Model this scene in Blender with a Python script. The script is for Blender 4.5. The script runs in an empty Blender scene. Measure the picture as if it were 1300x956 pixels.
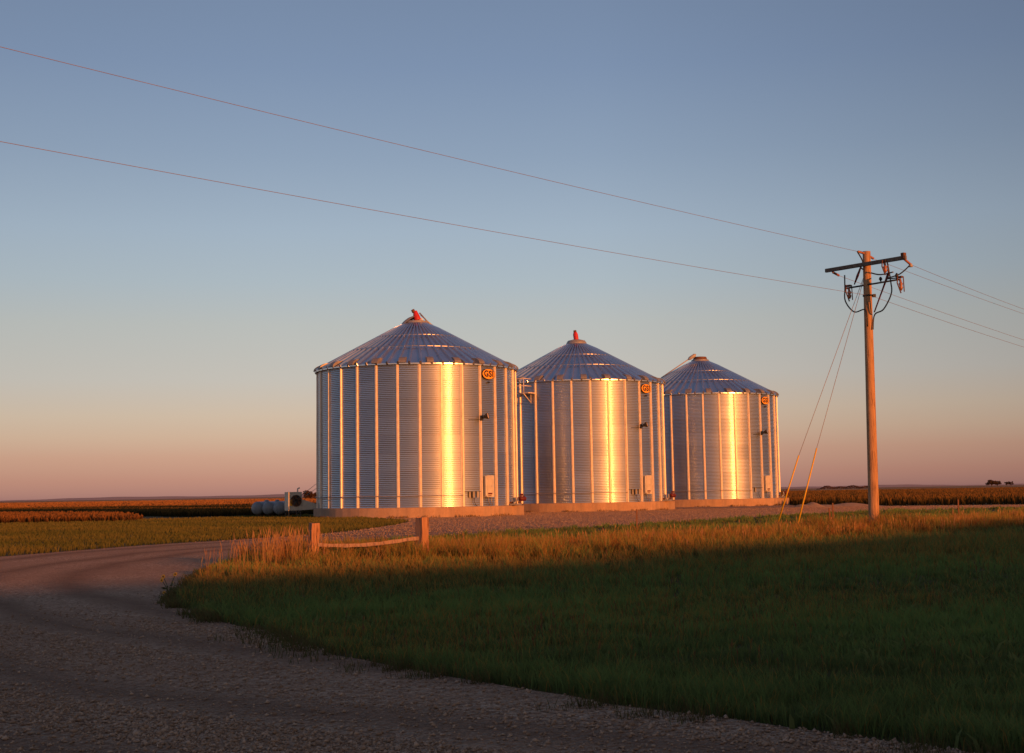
import bpy, bmesh, math, random
import numpy as np
from mathutils import Vector, Matrix

rnd = random.Random(7)
rng = np.random.default_rng(11)
scene = bpy.context.scene
COL = scene.collection
R = math.radians
SUN_AZ, SUN_EL = R(140.3), R(7.5)          # compass style: clockwise from +Y
SUN = Vector((math.sin(SUN_AZ) * math.cos(SUN_EL), math.cos(SUN_AZ) * math.cos(SUN_EL), math.sin(SUN_EL)))

# ------------------------------------------------------------------ helpers
def lin(r, g, b):
    f = lambda c: (c / 255 / 12.92) if c / 255 <= .04045 else ((c / 255 + .055) / 1.055) ** 2.4
    return (f(r), f(g), f(b), 1)

def tag(o, label=None, cat=None, group=None, kind=None):
    if label: o['label'] = label
    if cat: o['category'] = cat
    if group: o['group'] = group
    if kind: o['kind'] = kind
    return o

def empty(name, loc=(0, 0, 0), rz=0.0):
    o = bpy.data.objects.new(name, None)
    o.empty_display_size = .3
    COL.objects.link(o); o.location = loc; o.rotation_euler = (0, 0, rz)
    return o

def copy_tree(o, parent=None):
    c = o.copy(); COL.objects.link(c)
    if parent is not None: c.parent = parent
    for ch in list(o.children): copy_tree(ch, c)
    return c

class MB:
    """collects shapes for ONE mesh"""
    def __init__(s): s.v = []; s.f = []; s.sm = []
    def add(s, vs, fs, smooth=False):
        n = len(s.v); s.v += [tuple(p) for p in vs]
        s.f += [tuple(i + n for i in f) for f in fs]; s.sm += [smooth] * len(fs)
        return s
    def box(s, c, d, rz=0.0, M=None, bev=0.0):
        hx, hy, hz = d[0] / 2, d[1] / 2, d[2] / 2
        if bev <= 0:
            vs = [Vector((x, y, z)) for z in (-hz, hz) for x, y in ((-hx, -hy), (hx, -hy), (hx, hy), (-hx, hy))]
            fs = [(3, 2, 1, 0), (4, 5, 6, 7), (0, 1, 5, 4), (1, 2, 6, 5), (2, 3, 7, 6), (3, 0, 4, 7)]
        else:
            bm = bmesh.new(); bmesh.ops.create_cube(bm, size=1)
            for v in bm.verts: v.co = Vector((v.co.x * d[0], v.co.y * d[1], v.co.z * d[2]))
            bmesh.ops.bevel(bm, geom=bm.edges[:], offset=bev, segments=2, affect='EDGES')
            bm.verts.index_update()
            vs = [v.co.copy() for v in bm.verts]; fs = [[v.index for v in f.verts] for f in bm.faces]; bm.free()
        X = Matrix.Translation(Vector(c)) @ (M if M is not None else Matrix.Rotation(rz, 4, 'Z'))
        return s.add([X @ v for v in vs], fs)
    def tube(s, pts, r, n=8, cap=True):
        pts = [Vector(p) for p in pts]
        rs = r if isinstance(r, (list, tuple)) else [r] * len(pts)
        vs = []; fs = []
        t0 = (pts[1] - pts[0]).normalized()
        a = Vector((0, 0, 1)) if abs(t0.z) < .9 else Vector((1, 0, 0))
        u = t0.cross(a).normalized()
        for i, p in enumerate(pts):
            if i == 0: t = pts[1] - pts[0]
            elif i == len(pts) - 1: t = pts[-1] - pts[-2]
            else: t = pts[i + 1] - pts[i - 1]
            t.normalize()
            u = (u - t * u.dot(t)).normalized(); w = t.cross(u)
            for k in range(n):
                an = 2 * math.pi * k / n
                vs.append(p + (u * math.cos(an) + w * math.sin(an)) * rs[i])
        for i in range(len(pts) - 1):
            for k in range(n):
                k2 = (k + 1) % n
                fs.append((i * n + k, i * n + k2, (i + 1) * n + k2, (i + 1) * n + k))
        s.add(vs, fs, True)
        if cap:
            m = len(s.v) - len(vs)
            s.f.append(tuple(m + k for k in reversed(range(n)))); s.sm.append(False)
            s.f.append(tuple(m + (len(pts) - 1) * n + k for k in range(n))); s.sm.append(False)
        return s
    def lathe(s, prof, c=(0, 0, 0), n=24, M=None, smooth=True):
        X = Matrix.Translation(Vector(c)) @ (M if M is not None else Matrix.Identity(4))
        vs = []; fs = []
        for r, z in prof:
            for k in range(n):
                an = 2 * math.pi * k / n
                vs.append(X @ Vector((r * math.cos(an), r * math.sin(an), z)))
        for i in range(len(prof) - 1):
            for k in range(n):
                k2 = (k + 1) % n
                fs.append((i * n + k, i * n + k2, (i + 1) * n + k2, (i + 1) * n + k))
        return s.add(vs, fs, smooth)
    def prism(s, poly, y0, y1, M=None):
        """poly: (a, b) outline put on x,z; extruded along y"""
        X = M if M is not None else Matrix.Identity(4)
        n = len(poly)
        vs = [X @ Vector((a, y0, b)) for a, b in poly] + [X @ Vector((a, y1, b)) for a, b in poly]
        fs = [tuple(range(n)), tuple(reversed(range(n, 2 * n)))]
        fs += [(i, i + n, (i + 1) % n + n, (i + 1) % n) for i in range(n)]
        return s.add(vs, fs)
    def build(s, name, mat, parent=None, fix=True):
        me = bpy.data.meshes.new(name)
        me.from_pydata(s.v, [], s.f)
        me.polygons.foreach_set('use_smooth', s.sm)
        if fix:
            bm = bmesh.new(); bm.from_mesh(me)
            bmesh.ops.recalc_face_normals(bm, faces=bm.faces[:]); bm.to_mesh(me); bm.free()
        me.update()
        me.materials.append(mat)
        o = bpy.data.objects.new(name, me); COL.objects.link(o)
        if parent is not None: o.parent = parent
        return o

def np_mesh(name, verts, tris=None, quads=None, cols=None, mat=None, smooth=False):
    me = bpy.data.meshes.new(name)
    nt = 0 if tris is None else len(tris); nq = 0 if quads is None else len(quads)
    me.vertices.add(len(verts)); me.vertices.foreach_set('co', verts.astype(np.float32).ravel())
    loops = np.concatenate([a.ravel() for a in (quads, tris) if a is not None and len(a)]).astype(np.int32)
    me.loops.add(len(loops)); me.loops.foreach_set('vertex_index', loops)
    starts = np.concatenate([np.arange(nq) * 4, nq * 4 + np.arange(nt) * 3]).astype(np.int32)
    me.polygons.add(nq + nt); me.polygons.foreach_set('loop_start', starts)
    if cols is not None:
        ca = me.color_attributes.new('Col', 'FLOAT_COLOR', 'POINT')
        ca.data.foreach_set('color', np.hstack([cols, np.ones((len(cols), 1))]).astype(np.float32).ravel())
    me.update(calc_edges=True); me.validate()
    if smooth: me.polygons.foreach_set('use_smooth', np.ones(nq + nt, bool))
    me.materials.append(mat)
    o = bpy.data.objects.new(name, me); COL.objects.link(o)
    return o

# ------------------------------------------------------------------ node materials
class NT:
    def __init__(s, name):
        s.m = bpy.data.materials.new(name); s.m.use_nodes = True
        s.t = s.m.node_tree; s.t.nodes.clear()
        s.out = s.n('ShaderNodeOutputMaterial')
    def n(s, kind, **kw):
        nd = s.t.nodes.new(kind)
        for k, v in kw.items():
            if hasattr(nd, k): setattr(nd, k, v)
            else: nd.inputs[k.replace('_', ' ')].default_value = v
        return nd
    def l(s, a, b): s.t.links.new(a, b)
    def ramp(s, fac, stops, interp='LINEAR'):
        r = s.n('ShaderNodeValToRGB'); r.color_ramp.interpolation = interp
        e = r.color_ramp.elements
        while len(e) > 1: e.remove(e[-1])
        e[0].position = stops[0][0]; e[0].color = stops[0][1]
        for p, c in stops[1:]:
            x = e.new(p); x.color = c
        if fac is not None: s.l(fac, r.inputs['Fac'])
        return r
    def math(s, op, a, b=None, clamp=False):
        m = s.n('ShaderNodeMath', operation=op, use_clamp=clamp)
        for i, v in enumerate((a, b)):
            if v is None: continue
            if isinstance(v, (int, float)): m.inputs[i].default_value = v
            else: s.l(v, m.inputs[i])
        return m.outputs[0]
    def mix(s, fac, a, b, blend='MIX'):
        m = s.n('ShaderNodeMix', data_type='RGBA', blend_type=blend)
        for i, v in ((0, fac), (6, a), (7, b)):
            if isinstance(v, (int, float)): m.inputs[i].default_value = v
            elif isinstance(v, tuple): m.inputs[i].default_value = v if len(v) == 4 else (*v, 1)
            else: s.l(v, m.inputs[i])
        return m.outputs[2]
    def obj(s):
        return s.n('ShaderNodeTexCoord').outputs['Object']
    def noise(s, scale, detail=4, rough=.55, vec=None, stretch=None):
        nz = s.n('ShaderNodeTexNoise'); nz.inputs['Scale'].default_value = scale
        nz.inputs['Detail'].default_value = detail; nz.inputs['Roughness'].default_value = rough
        v = vec if vec is not None else s.obj()
        if stretch:
            mp = s.n('ShaderNodeMapping'); mp.inputs['Scale'].default_value = stretch
            s.l(v, mp.inputs['Vector']); v = mp.outputs[0]
        s.l(v, nz.inputs['Vector'])
        return nz.outputs['Fac']
    def bump(s, h, strength=.3, dist=.02):
        b = s.n('ShaderNodeBump'); b.inputs['Strength'].default_value = strength
        b.inputs['Distance'].default_value = dist
        s.l(h, b.inputs['Height']); return b.outputs[0]
    def pbr(s, color, rough=.6, metal=0.0, normal=None, spec=None):
        p = s.n('ShaderNodeBsdfPrincipled')
        for k, v in (('Base Color', color), ('Roughness', rough), ('Metallic', metal)):
            if isinstance(v, (int, float)): p.inputs[k].default_value = v
            elif isinstance(v, tuple): p.inputs[k].default_value = v if len(v) == 4 else (*v, 1)
            else: s.l(v, p.inputs[k])
        if normal is not None: s.l(normal, p.inputs['Normal'])
        if spec is not None: p.inputs['Specular IOR Level'].default_value = spec
        s.l(p.outputs[0], s.out.inputs['Surface'])
        return p

def m_noisy(name, a, b, scale, rough=.7, metal=0.0, stretch=None, bump=0.0, spec=None, lo=.3, hi=.7):
    t = NT(name); f = t.noise(scale, 5, .6, stretch=stretch)
    c = t.ramp(f, [(lo, (*a, 1)), (hi, (*b, 1))])
    t.pbr(c.outputs[0], rough, metal, t.bump(f, bump, .02) if bump else None, spec)
    return t.m

def m_wall():
    t = NT('galvanised_wall')
    o = t.obj(); sp = t.n('ShaderNodeSeparateXYZ'); t.l(o, sp.inputs[0])
    rd = t.n('ShaderNodeObjectInfo').outputs['Random']
    sh = t.n('ShaderNodeVectorMath', operation='ADD'); t.l(o, sh.inputs[0]); t.l(t.math('MULTIPLY', rd, 60.0), sh.inputs[1])
    ang = t.math('ARCTAN2', sp.outputs[0], t.math('MULTIPLY', sp.outputs[1], -1))
    deg = t.math('SUBTRACT', t.math('MULTIPLY', ang, 180 / math.pi), 5.3)
    row = t.math('FLOOR', t.math('DIVIDE', t.math('SUBTRACT', sp.outputs[2], .65), 1.1688))
    colm = t.math('FLOOR', t.math('DIVIDE', t.math('ADD', deg, t.math('MULTIPLY', t.math('MODULO', row, 2.0), 12.0)), 24.0))
    cb = t.n('ShaderNodeCombineXYZ'); t.l(row, cb.inputs[0]); t.l(colm, cb.inputs[1]); t.l(t.math('MULTIPLY', rd, 37.0), cb.inputs[2])
    wn = t.n('ShaderNodeTexWhiteNoise'); t.l(cb.outputs[0], wn.inputs['Vector'])
    sp_n = t.noise(7, 6, .7, sh.outputs[0]); big = t.noise(.5, 3, .6, sh.outputs[0], stretch=(1, 1, .25))
    v = t.math('ADD', t.math('MULTIPLY', wn.outputs['Value'], .16), t.math('MULTIPLY', sp_n, .05))
    v = t.math('ADD', v, t.math('MULTIPLY', big, .12))
    base = t.ramp(v, [(.0, (.42, .45, .50, 1)), (.33, (.58, .62, .68, 1))])
    # horizontal lap seams between the rings
    fr = t.math('FRACT', t.math('DIVIDE', t.math('SUBTRACT', sp.outputs[2], .65), 1.1688))
    seam = t.math('LESS_THAN', t.math('ABSOLUTE', t.math('SUBTRACT', fr, .5)), .474)
    c = t.mix(seam, (.48, .48, .50), base.outputs[0])
    # bright zinc spangle: a tight lobe over a hazy one
    p1 = t.pbr(c, t.math('ADD', t.math('ADD', t.math('MULTIPLY', big, .07), .135), t.math('MULTIPLY', wn.outputs['Value'], .035)), .95)
    p2 = t.pbr(c, .40, .95)
    mx = t.n('ShaderNodeMixShader'); mx.inputs[0].default_value = .60
    t.l(p1.outputs[0], mx.inputs[1]); t.l(p2.outputs[0], mx.inputs[2]); t.l(mx.outputs[0], t.out.inputs['Surface'])
    return t.m

def m_roof():
    t = NT('galvanised_roof')
    big = t.noise(.9, 4, .6); fine = t.noise(9, 4, .6)
    c = t.ramp(t.math('ADD', t.math('MULTIPLY', big, .6), t.math('MULTIPLY', fine, .4)),
               [(.3, (.60, .60, .64, 1)), (.7, (.76, .76, .80, 1))])
    t.pbr(c.outputs[0], t.math('ADD', t.math('MULTIPLY', big, .14), .22), .96, t.bump(big, .25, .04))
    return t.m

def m_foliage(name, trans=.3, rough=.6):
    t = NT(name)
    a = t.n('ShaderNodeVertexColor', layer_name='Col')
    d = t.n('ShaderNodeBsdfDiffuse'); t.l(a.outputs[0], d.inputs['Color'])
    tr = t.n('ShaderNodeBsdfTranslucent'); t.l(a.outputs[0], tr.inputs['Color'])
    mx = t.n('ShaderNodeMixShader'); mx.inputs[0].default_value = trans
    t.l(d.outputs[0], mx.inputs[1]); t.l(tr.outputs[0], mx.inputs[2])
    t.l(mx.outputs[0], t.out.inputs['Surface'])
    return t.m

def m_wood(name, a, b, dark, scale=6):
    t = NT(name)
    g = t.noise(scale, 6, .65, stretch=(6, 6, .45)); k = t.noise(1.6, 4, .6)
    c = t.ramp(g, [(.33, (*dark, 1)), (.47, (*a, 1)), (.72, (*b, 1))])
    c2 = t.mix(t.math('MULTIPLY', k, .5), c.outputs[0], (*dark, 1))
    t.pbr(c2, .85, 0, t.bump(g, .6, .02), .2)
    return t.m

def m_concrete():
    t = NT('concrete')
    n1 = t.noise(1.2, 6, .6); n2 = t.noise(14, 5, .6)
    f = t.math('ADD', t.math('MULTIPLY', n1, .65), t.math('MULTIPLY', n2, .35))
    c = t.ramp(f, [(.3, (.33, .21, .145, 1)), (.7, (.54, .365, .255, 1))])
    st = t.noise(1.7, 5, .75, stretch=(1, 1, .10))
    c2 = t.mix(t.math('MULTIPLY', t.math('SUBTRACT', st, .42, True), 2.4, True), c.outputs[0], (.24, .19, .16))
    t.pbr(c2, .9, 0, t.bump(n2, .3, .01), .2)
    return t.m

def m_gravel():
    t = NT('gravel'); o = t.obj()
    vo = t.n('ShaderNodeTexVoronoi'); vo.inputs['Scale'].default_value = 26; t.l(o, vo.inputs['Vector'])
    vo2 = t.n('ShaderNodeTexVoronoi'); vo2.inputs['Scale'].default_value = 11; t.l(o, vo2.inputs['Vector'])
    big = t.noise(.22, 5, .62); mid = t.noise(2.5, 5, .65)
    hs = t.n('ShaderNodeSeparateColor'); t.l(vo.outputs['Color'], hs.inputs[0])
    st = t.ramp(hs.outputs[0], [(0, (.23, .14, .092, 1)), (.55, (.49, .32, .225, 1)), (.9, (.60, .43, .315, 1)), (1, (.64, .48, .36, 1))])
    soil = t.ramp(mid, [(.3, (.34, .21, .142, 1)), (.7, (.48, .305, .21, 1))])
    pack = t.ramp(t.math('ADD', t.math('MULTIPLY', big, .8), t.math('MULTIPLY', mid, .2)), [(.42, (0, 0, 0, 1)), (.58, (1, 1, 1, 1))])
    # wheel tracks: arcs round the bend of the drive
    ds = t.n('ShaderNodeVectorMath', operation='DISTANCE'); t.l(o, ds.inputs[0]); ds.inputs[1].default_value = (17, 34, 0)
    dd = t.math('ADD', ds.outputs['Value'], t.math('MULTIPLY', t.noise(.18, 3, .5), 1.6))
    trk = None
    for rr in (27.0, 28.7, 31.0, 32.8, 36.4, 38.2):
        q = t.math('SUBTRACT', 1.0, t.math('DIVIDE', t.math('ABSOLUTE', t.math('SUBTRACT', dd, rr)), .62), True)
        trk = q if trk is None else t.math('MAXIMUM', trk, q)
    sy = t.n('ShaderNodeSeparateXYZ'); t.l(o, sy.inputs[0])
    trk = t.math('MULTIPLY', trk, t.math('LESS_THAN', sy.outputs[1], 62.0))
    pk = t.math('MAXIMUM', t.math('MULTIPLY', pack.outputs[0], .8), t.math('MULTIPLY', trk, .95), True)
    c = t.mix(pk, st.outputs[0], soil.outputs[0])
    c = t.mix(t.math('MULTIPLY', trk, .55), c, (.16, .098, .068))
    hgt = t.math('ADD', t.math('MULTIPLY', vo.outputs['Distance'], -.7), t.math('MULTIPLY', vo2.outputs['Distance'], -.5))
    hgt = t.math('ADD', hgt, t.math('MULTIPLY', mid, .8))
    t.pbr(c, .95, 0, t.bump(hgt, 1.0, .09), .1)
    return t.m

def m_ground():
    t = NT('prairie_soil')
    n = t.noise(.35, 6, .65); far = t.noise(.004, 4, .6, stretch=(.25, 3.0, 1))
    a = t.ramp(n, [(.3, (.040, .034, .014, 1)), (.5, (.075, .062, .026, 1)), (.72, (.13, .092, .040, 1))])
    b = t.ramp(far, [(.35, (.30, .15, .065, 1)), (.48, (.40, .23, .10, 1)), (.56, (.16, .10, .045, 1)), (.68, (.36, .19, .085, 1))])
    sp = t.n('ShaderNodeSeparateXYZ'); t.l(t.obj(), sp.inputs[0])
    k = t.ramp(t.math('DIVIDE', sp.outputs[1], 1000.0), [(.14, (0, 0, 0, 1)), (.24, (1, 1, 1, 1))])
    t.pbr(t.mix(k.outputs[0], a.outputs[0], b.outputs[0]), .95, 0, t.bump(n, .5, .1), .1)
    return t.m

M = dict(
    wall=m_wall(), roof=m_roof(), concrete=m_concrete(), gravel=m_gravel(), ground=m_ground(),
    stiff=m_noisy('galvanised_post', (.66, .55, .46), (.84, .72, .61), 5, .40, .12),
    vent=m_noisy('weathered_vent', (.22, .20, .19), (.34, .31, .29), 3, .5, .35),
    ring=m_noisy('galvanised_ring', (.36, .36, .39), (.46, .46, .49), 4, .42, .96),
    galv=m_noisy('galvanised_fitting', (.28, .26, .25), (.42, .39, .37), 6, .45, .4),
    cream=m_noisy('cream_enamel', (.50, .45, .38), (.64, .58, .50), 3, .45),
    white=m_noisy('white_enamel', (.70, .68, .62), (.80, .78, .72), 3, .4),
    dark=m_noisy('dark_fitting', (.018, .017, .016), (.04, .036, .032), 8, .5),
    rust=m_noisy('rusty_steel', (.10, .04, .022), (.20, .085, .045), 12, .75, .1),
    red=m_noisy('red_enamel', (.42, .012, .014), (.55, .022, .024), 5, .5),
    maroon=m_noisy('dark_red_enamel', (.09, .008, .007), (.15, .016, .012), 6, .5),
    orange=m_noisy('orange_sign_paint', (.86, .36, .02), (.95, .44, .03), 4, .5),
    black=m_noisy('black_sign_paint', (.010, .009, .008), (.02, .018, .016), 6, .5),
    tank=m_noisy('weathered_tank_paint', (.17, .19, .22), (.26, .28, .31), 2.2, .45),
    pole=m_wood('weathered_pole_wood', (.52, .30, .16), (.68, .42, .24), (.15, .08, .048), 4),
    arm=m_wood('grey_crossarm_wood', (.20, .16, .135), (.30, .245, .205), (.08, .062, .05), 5),
    tie=m_wood('old_tie_wood', (.46, .235, .135), (.66, .37, .225), (.07, .04, .028), 4),
    rail=m_wood('bleached_rail_wood', (.46, .30, .22), (.60, .41, .31), (.20, .125, .09), 4),
    porc=m_noisy('brown_porcelain', (.28, .10, .06), (.42, .17, .10), 10, .3),
    poly=m_noisy('grey_polymer', (.30, .27, .26), (.42, .38, .36), 10, .5),
    wire=m_noisy('weathered_conductor', (.24, .18, .16), (.32, .25, .22), 2, .55, .3),
    yellow=m_noisy('yellow_guard_plastic', (.70, .40, .015), (.78, .47, .02), 4, .5),
    bark=m_noisy('tree_bark', (.05, .035, .025), (.09, .065, .05), 6, .9),
    hill=m_noisy('hazy_hill', (.38, .245, .225), (.44, .29, .26), .004, 1.0),
    sand=m_noisy('sandy_soil', (.26, .17, .11), (.40, .27, .17), 3, .95, bump=.5),
    leaf=m_foliage('grass_blades', .28), crop=m_foliage('crop_leaves', .2), treeleaf=m_foliage('tree_leaves', .2),
    bank=m_noisy('shadow_bank_grass', (.045, .04, .018), (.09, .07, .03), .6, .95),
    petal=m_noisy('sunflower_petal', (.80, .36, .01), (.88, .46, .02), 20, .6),
    stem=m_noisy('sunflower_stem', (.05, .07, .02), (.08, .10, .03), 12, .7),
    lens=m_noisy('lamp_lens', (.55, .38, .22), (.68, .48, .28), 6, .35, .4),
)
def m_stone():
    t = NT('loose_stones'); a = t.n('ShaderNodeVertexColor', layer_name='Col')
    t.pbr(a.outputs[0], .9, 0, None, .2); return t.m
M['stone'] = m_stone()

# ------------------------------------------------------------------ camera
f_px, PW, PH = 1805.0, 1300.0, 956.0
pitch, roll = R(6.09), R(.925)
cam = bpy.data.cameras.new('camera'); co = bpy.data.objects.new('camera', cam); COL.objects.link(co)
cam.sensor_fit = 'HORIZONTAL'; cam.sensor_width = 36.0; cam.lens = 36 * f_px / PW
cam.shift_y = -(PH / 2 - 433) / PW
cam.clip_start = .1; cam.clip_end = 20000
Fv = Vector((0, math.cos(pitch), math.sin(pitch))); U0 = Vector((0, -math.sin(pitch), math.cos(pitch)))
Rv = Vector((math.cos(roll), 0, 0)) - U0 * math.sin(roll); Uv = Vector((math.sin(roll), 0, 0)) + U0 * math.cos(roll)
mw = Matrix.Identity(4)
for i in range(3): mw[i][0] = Rv[i]; mw[i][1] = Uv[i]; mw[i][2] = -Fv[i]
mw.translation = Vector((0, 0, 1.5)); co.matrix_world = mw
scene.camera = co

# ------------------------------------------------------------------ sky and sun
def build_world():
    w = bpy.data.worlds.new('World'); scene.world = w; w.use_nodes = True
    t = NT.__new__(NT); t.t = w.node_tree; t.t.nodes.clear(); t.m = w
    out = t.n('ShaderNodeOutputWorld')
    tc = t.n('ShaderNodeTexCoord').outputs['Generated']
    nm = t.n('ShaderNodeVectorMath', operation='NORMALIZE'); t.l(tc, nm.inputs[0])
    sp = t.n('ShaderNodeSeparateXYZ'); t.l(nm.outputs[0], sp.inputs[0])
    e = t.math('SQRT', t.math('MAXIMUM', sp.outputs[2], 0.0))
    ps = lambda d: math.sqrt(math.sin(R(d)))
    away = t.ramp(e, [(0, lin(158, 112, 112)), (ps(.7), lin(189, 137, 123)), (ps(1.6), lin(200, 155, 136)), (ps(2.4), lin(204, 173, 152)),
                      (ps(3.2), lin(203, 182, 164)), (ps(4.6), lin(192, 186, 180)), (ps(6.8), lin(181, 184, 183)), (ps(8.5), lin(168, 181, 191)), (ps(10.5), lin(158, 175, 193)),
                      (ps(13.5), lin(138, 157, 182)), (ps(17), lin(121, 141, 172)), (ps(20.5), lin(112, 131, 161)), (ps(40), lin(84, 98, 128)), (1, lin(66, 78, 106))])
    near = t.ramp(e, [(0, (.95, .40, .17, 1)), (ps(5), (.86, .46, .25, 1)), (ps(12), (.56, .43, .34, 1)),
                      (ps(25), (.30, .27, .27, 1)), (ps(50), (.12, .14, .20, 1)), (1, lin(66, 78, 106))])
    dv = t.n('ShaderNodeVectorMath', operation='DOT_PRODUCT'); t.l(nm.outputs[0], dv.inputs[0])
    dv.inputs[1].default_value = (math.sin(SUN_AZ), math.cos(SUN_AZ), 0)
    k = t.n('ShaderNodeMapRange', interpolation_type='SMOOTHSTEP'); t.l(dv.outputs['Value'], k.inputs['Value'])
    k.inputs['From Min'].default_value = -.25; k.inputs['From Max'].default_value = 1.0
    c = t.mix(k.outputs[0], away.outputs[0], near.outputs[0])
    sx = t.ramp(t.math('ADD', t.math('MULTIPLY', sp.outputs[0], .5), .5), [(.25, (.86, .86, .87, 1)), (.42, (1, 1, 1, 1)), (.53, (1, 1, 1, 1)), (.60, (.86, .86, .87, 1)), (.69, (.66, .66, .68, 1)), (.85, (.7, .7, .7, 1))])
    c = t.mix(1.0, c, sx.outputs[0], 'MULTIPLY')
    sky = t.n('ShaderNodeTexSky', sky_type='NISHITA', sun_disc=False)
    sky.sun_elevation = SUN_EL; sky.sun_rotation = SUN_AZ; sky.altitude = 500; sky.air_density = 1.0; sky.dust_density = 1.5
    b1 = t.n('ShaderNodeBackground'); t.l(c, b1.inputs[0]); b1.inputs[1].default_value = .93
    b2 = t.n('ShaderNodeBackground'); t.l(t.mix(1.0, sky.outputs[0], (.35, .30, .26), 'MULTIPLY'), b2.inputs[0]); b2.inputs[1].default_value = .05
    ad = t.n('ShaderNodeAddShader'); t.l(b1.outputs[0], ad.inputs[0]); t.l(b2.outputs[0], ad.inputs[1])
    t.l(ad.outputs[0], out.inputs[0])
build_world()
sl = bpy.data.lights.new('sun', 'SUN'); so = bpy.data.objects.new('sun', sl); COL.objects.link(so)
sl.energy = 5.0; sl.angle = R(.5); sl.color = (1.0, .30, .055)
so.rotation_euler = SUN.to_track_quat('Z', 'Y').to_euler(); so.location = (60, -80, 60)
scene.view_settings.view_transform = 'Standard'; scene.view_settings.look = 'None'
scene.view_settings.exposure = 0; scene.view_settings.gamma = 1
scene.cycles.max_bounces = 8; scene.cycles.glossy_bounces = 5; scene.cycles.diffuse_bounces = 3
scene.cycles.sample_clamp_indirect = 10

# ------------------------------------------------------------------ polygons on the ground (metres, camera at the origin)
def in_poly(x, y, poly):
    p = np.array(poly); inside = np.zeros(len(x), bool); j = len(p) - 1
    for i in range(len(p)):
        xi, yi = p[i]; xj, yj = p[j]
        c = ((yi > y) != (yj > y)) & (x < (xj - xi) * (y - yi) / (yj - yi + 1e-12) + xi)
        inside ^= c; j = i
    return inside

def wob(x, y, s, seed=0.0):
    """cheap smooth noise, about -1..1"""
    return (np.sin(x * s + 1.7 * np.sin(y * s * .83 + seed) + seed * 2.1) * .5 + np.sin(y * s * 1.31 - 1.3 * np.sin(x * s * .71 + seed * 3) + seed) * .5)

def smooth_line(pts, step=.5, jitter=0.0, seed=0):
    out = []; r = random.Random(seed)
    n = len(pts)
    for i in range(n - 1):
        p0 = Vector(pts[max(i - 1, 0)]); p1 = Vector(pts[i]); p2 = Vector(pts[i + 1]); p3 = Vector(pts[min(i + 2, n - 1)])
        m = max(1, int((p2 - p1).length / step))
        for k in range(m):
            u = k / m
            q = .5 * ((2 * p1) + (p2 - p0) * u + (2 * p0 - 5 * p1 + 4 * p2 - p3) * u * u + (3 * p1 - p0 - 3 * p2 + p3) * u ** 3)
            out.append((q.x + r.uniform(-jitter, jitter), q.y + r.uniform(-jitter, jitter)))
    out.append(tuple(pts[-1])); return out

verge_edge = smooth_line([(7.5, 4.6), (4.5, 6.4), (2.42, 8.26), (1.69, 9.14), (1.08, 9.84), (.36, 10.67), (-.23, 11.5), (-.92, 12.4), (-1.76, 13.7), (-2.64, 15.85),
    (-3.53, 17.4), (-4.5, 19.5), (-5.05, 21.6), (-5.5, 24.5), (-6.1, 28.5), (-6.32, 32.5), (-6.3, 36), (-6.1, 39.2), (-5.8, 42.2), (-4.5, 46.2), (-2.7, 50), (-.5, 53.6), (1.4, 57), (5.1, 63), (9.6, 70.2),
    (15.5, 80.4), (21.9, 87.8), (27.7, 90.8), (33.8, 93.6), (60, 101)], .4, .06, 3)
field_edge = [(60, 106), (37.7, 106.5), (27.3, 112), (24.2, 124), (26, 150)]
west_edge = smooth_line([(-15.2, 107.2), (-14.2, 103.6), (-9.4, 91.8), (-6.2, 81.5), (-5.9, 76), (-6.1, 69), (-7.4, 57.6), (-9.7, 51.1), (-11.6, 47.3), (-13, 42.6), (-14.2, 38.2), (-17, 35.2), (-26, 31.5), (-60, 26)], .5, .07, 5)
gravel_poly = verge_edge + field_edge + [(0, 150), (-15.5, 118)] + west_edge + [(-60, -25), (14, -25), (14, 0)]
verge_poly = verge_edge + [(60, 1), (14, 1)]
west_poly = west_edge + [(-70, 30), (-70, 92), (-33, 92), (-26, 100), (-21, 108), (-17, 112)]

def sheet(name, poly, z, mat, kind='structure'):
    bm = bmesh.new(); vs = [bm.verts.new((x, y, z)) for x, y in poly]
    es = [bm.edges.new((vs[i], vs[(i + 1) % len(vs)])) for i in range(len(vs))]
    bmesh.ops.triangle_fill(bm, edges=es, use_beauty=True, use_dissolve=False)
    for f in bm.faces:
        if f.normal.z < 0: f.normal_flip()
    me = bpy.data.meshes.new(name); bm.to_mesh(me); bm.free(); me.materials.append(mat)
    o = bpy.data.objects.new(name, me); COL.objects.link(o); tag(o, kind=kind); return o

g = MB()
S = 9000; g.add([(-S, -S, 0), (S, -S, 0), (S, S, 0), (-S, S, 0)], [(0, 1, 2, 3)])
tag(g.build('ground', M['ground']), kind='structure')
sheet('gravel_yard', gravel_poly, .006, M['gravel'])

# far low hills on the horizon
def hills(name, x0, x1, y, hmax, seed):
    mb = MB(); n = 90; vs = []; fs = []
    for i in range(n + 1):
        x = x0 + (x1 - x0) * i / n
        e = min(1, 6 * i / n, 6 * (n - i) / n)
        h = hmax * e * (.62 + .38 * math.sin(i * .21 + seed) * math.sin(i * .083 + seed * 2) + .05 * math.sin(i * 1.3))
        vs += [(x, y - 260, 0), (x, y, h), (x, y + 400, 0)]
    for i in range(n):
        a = i * 3
        fs += [(a, a + 3, a + 4, a + 1), (a + 1, a + 4, a + 5, a + 2)]
    mb.add(vs, fs, True); tag(mb.build(name, M['hill']), kind='structure')
hills('hills', -2600, 300, 4200, 10, 1.0)
hills('hills', 600, 2600, 4600, 9, 2.4)

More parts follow.
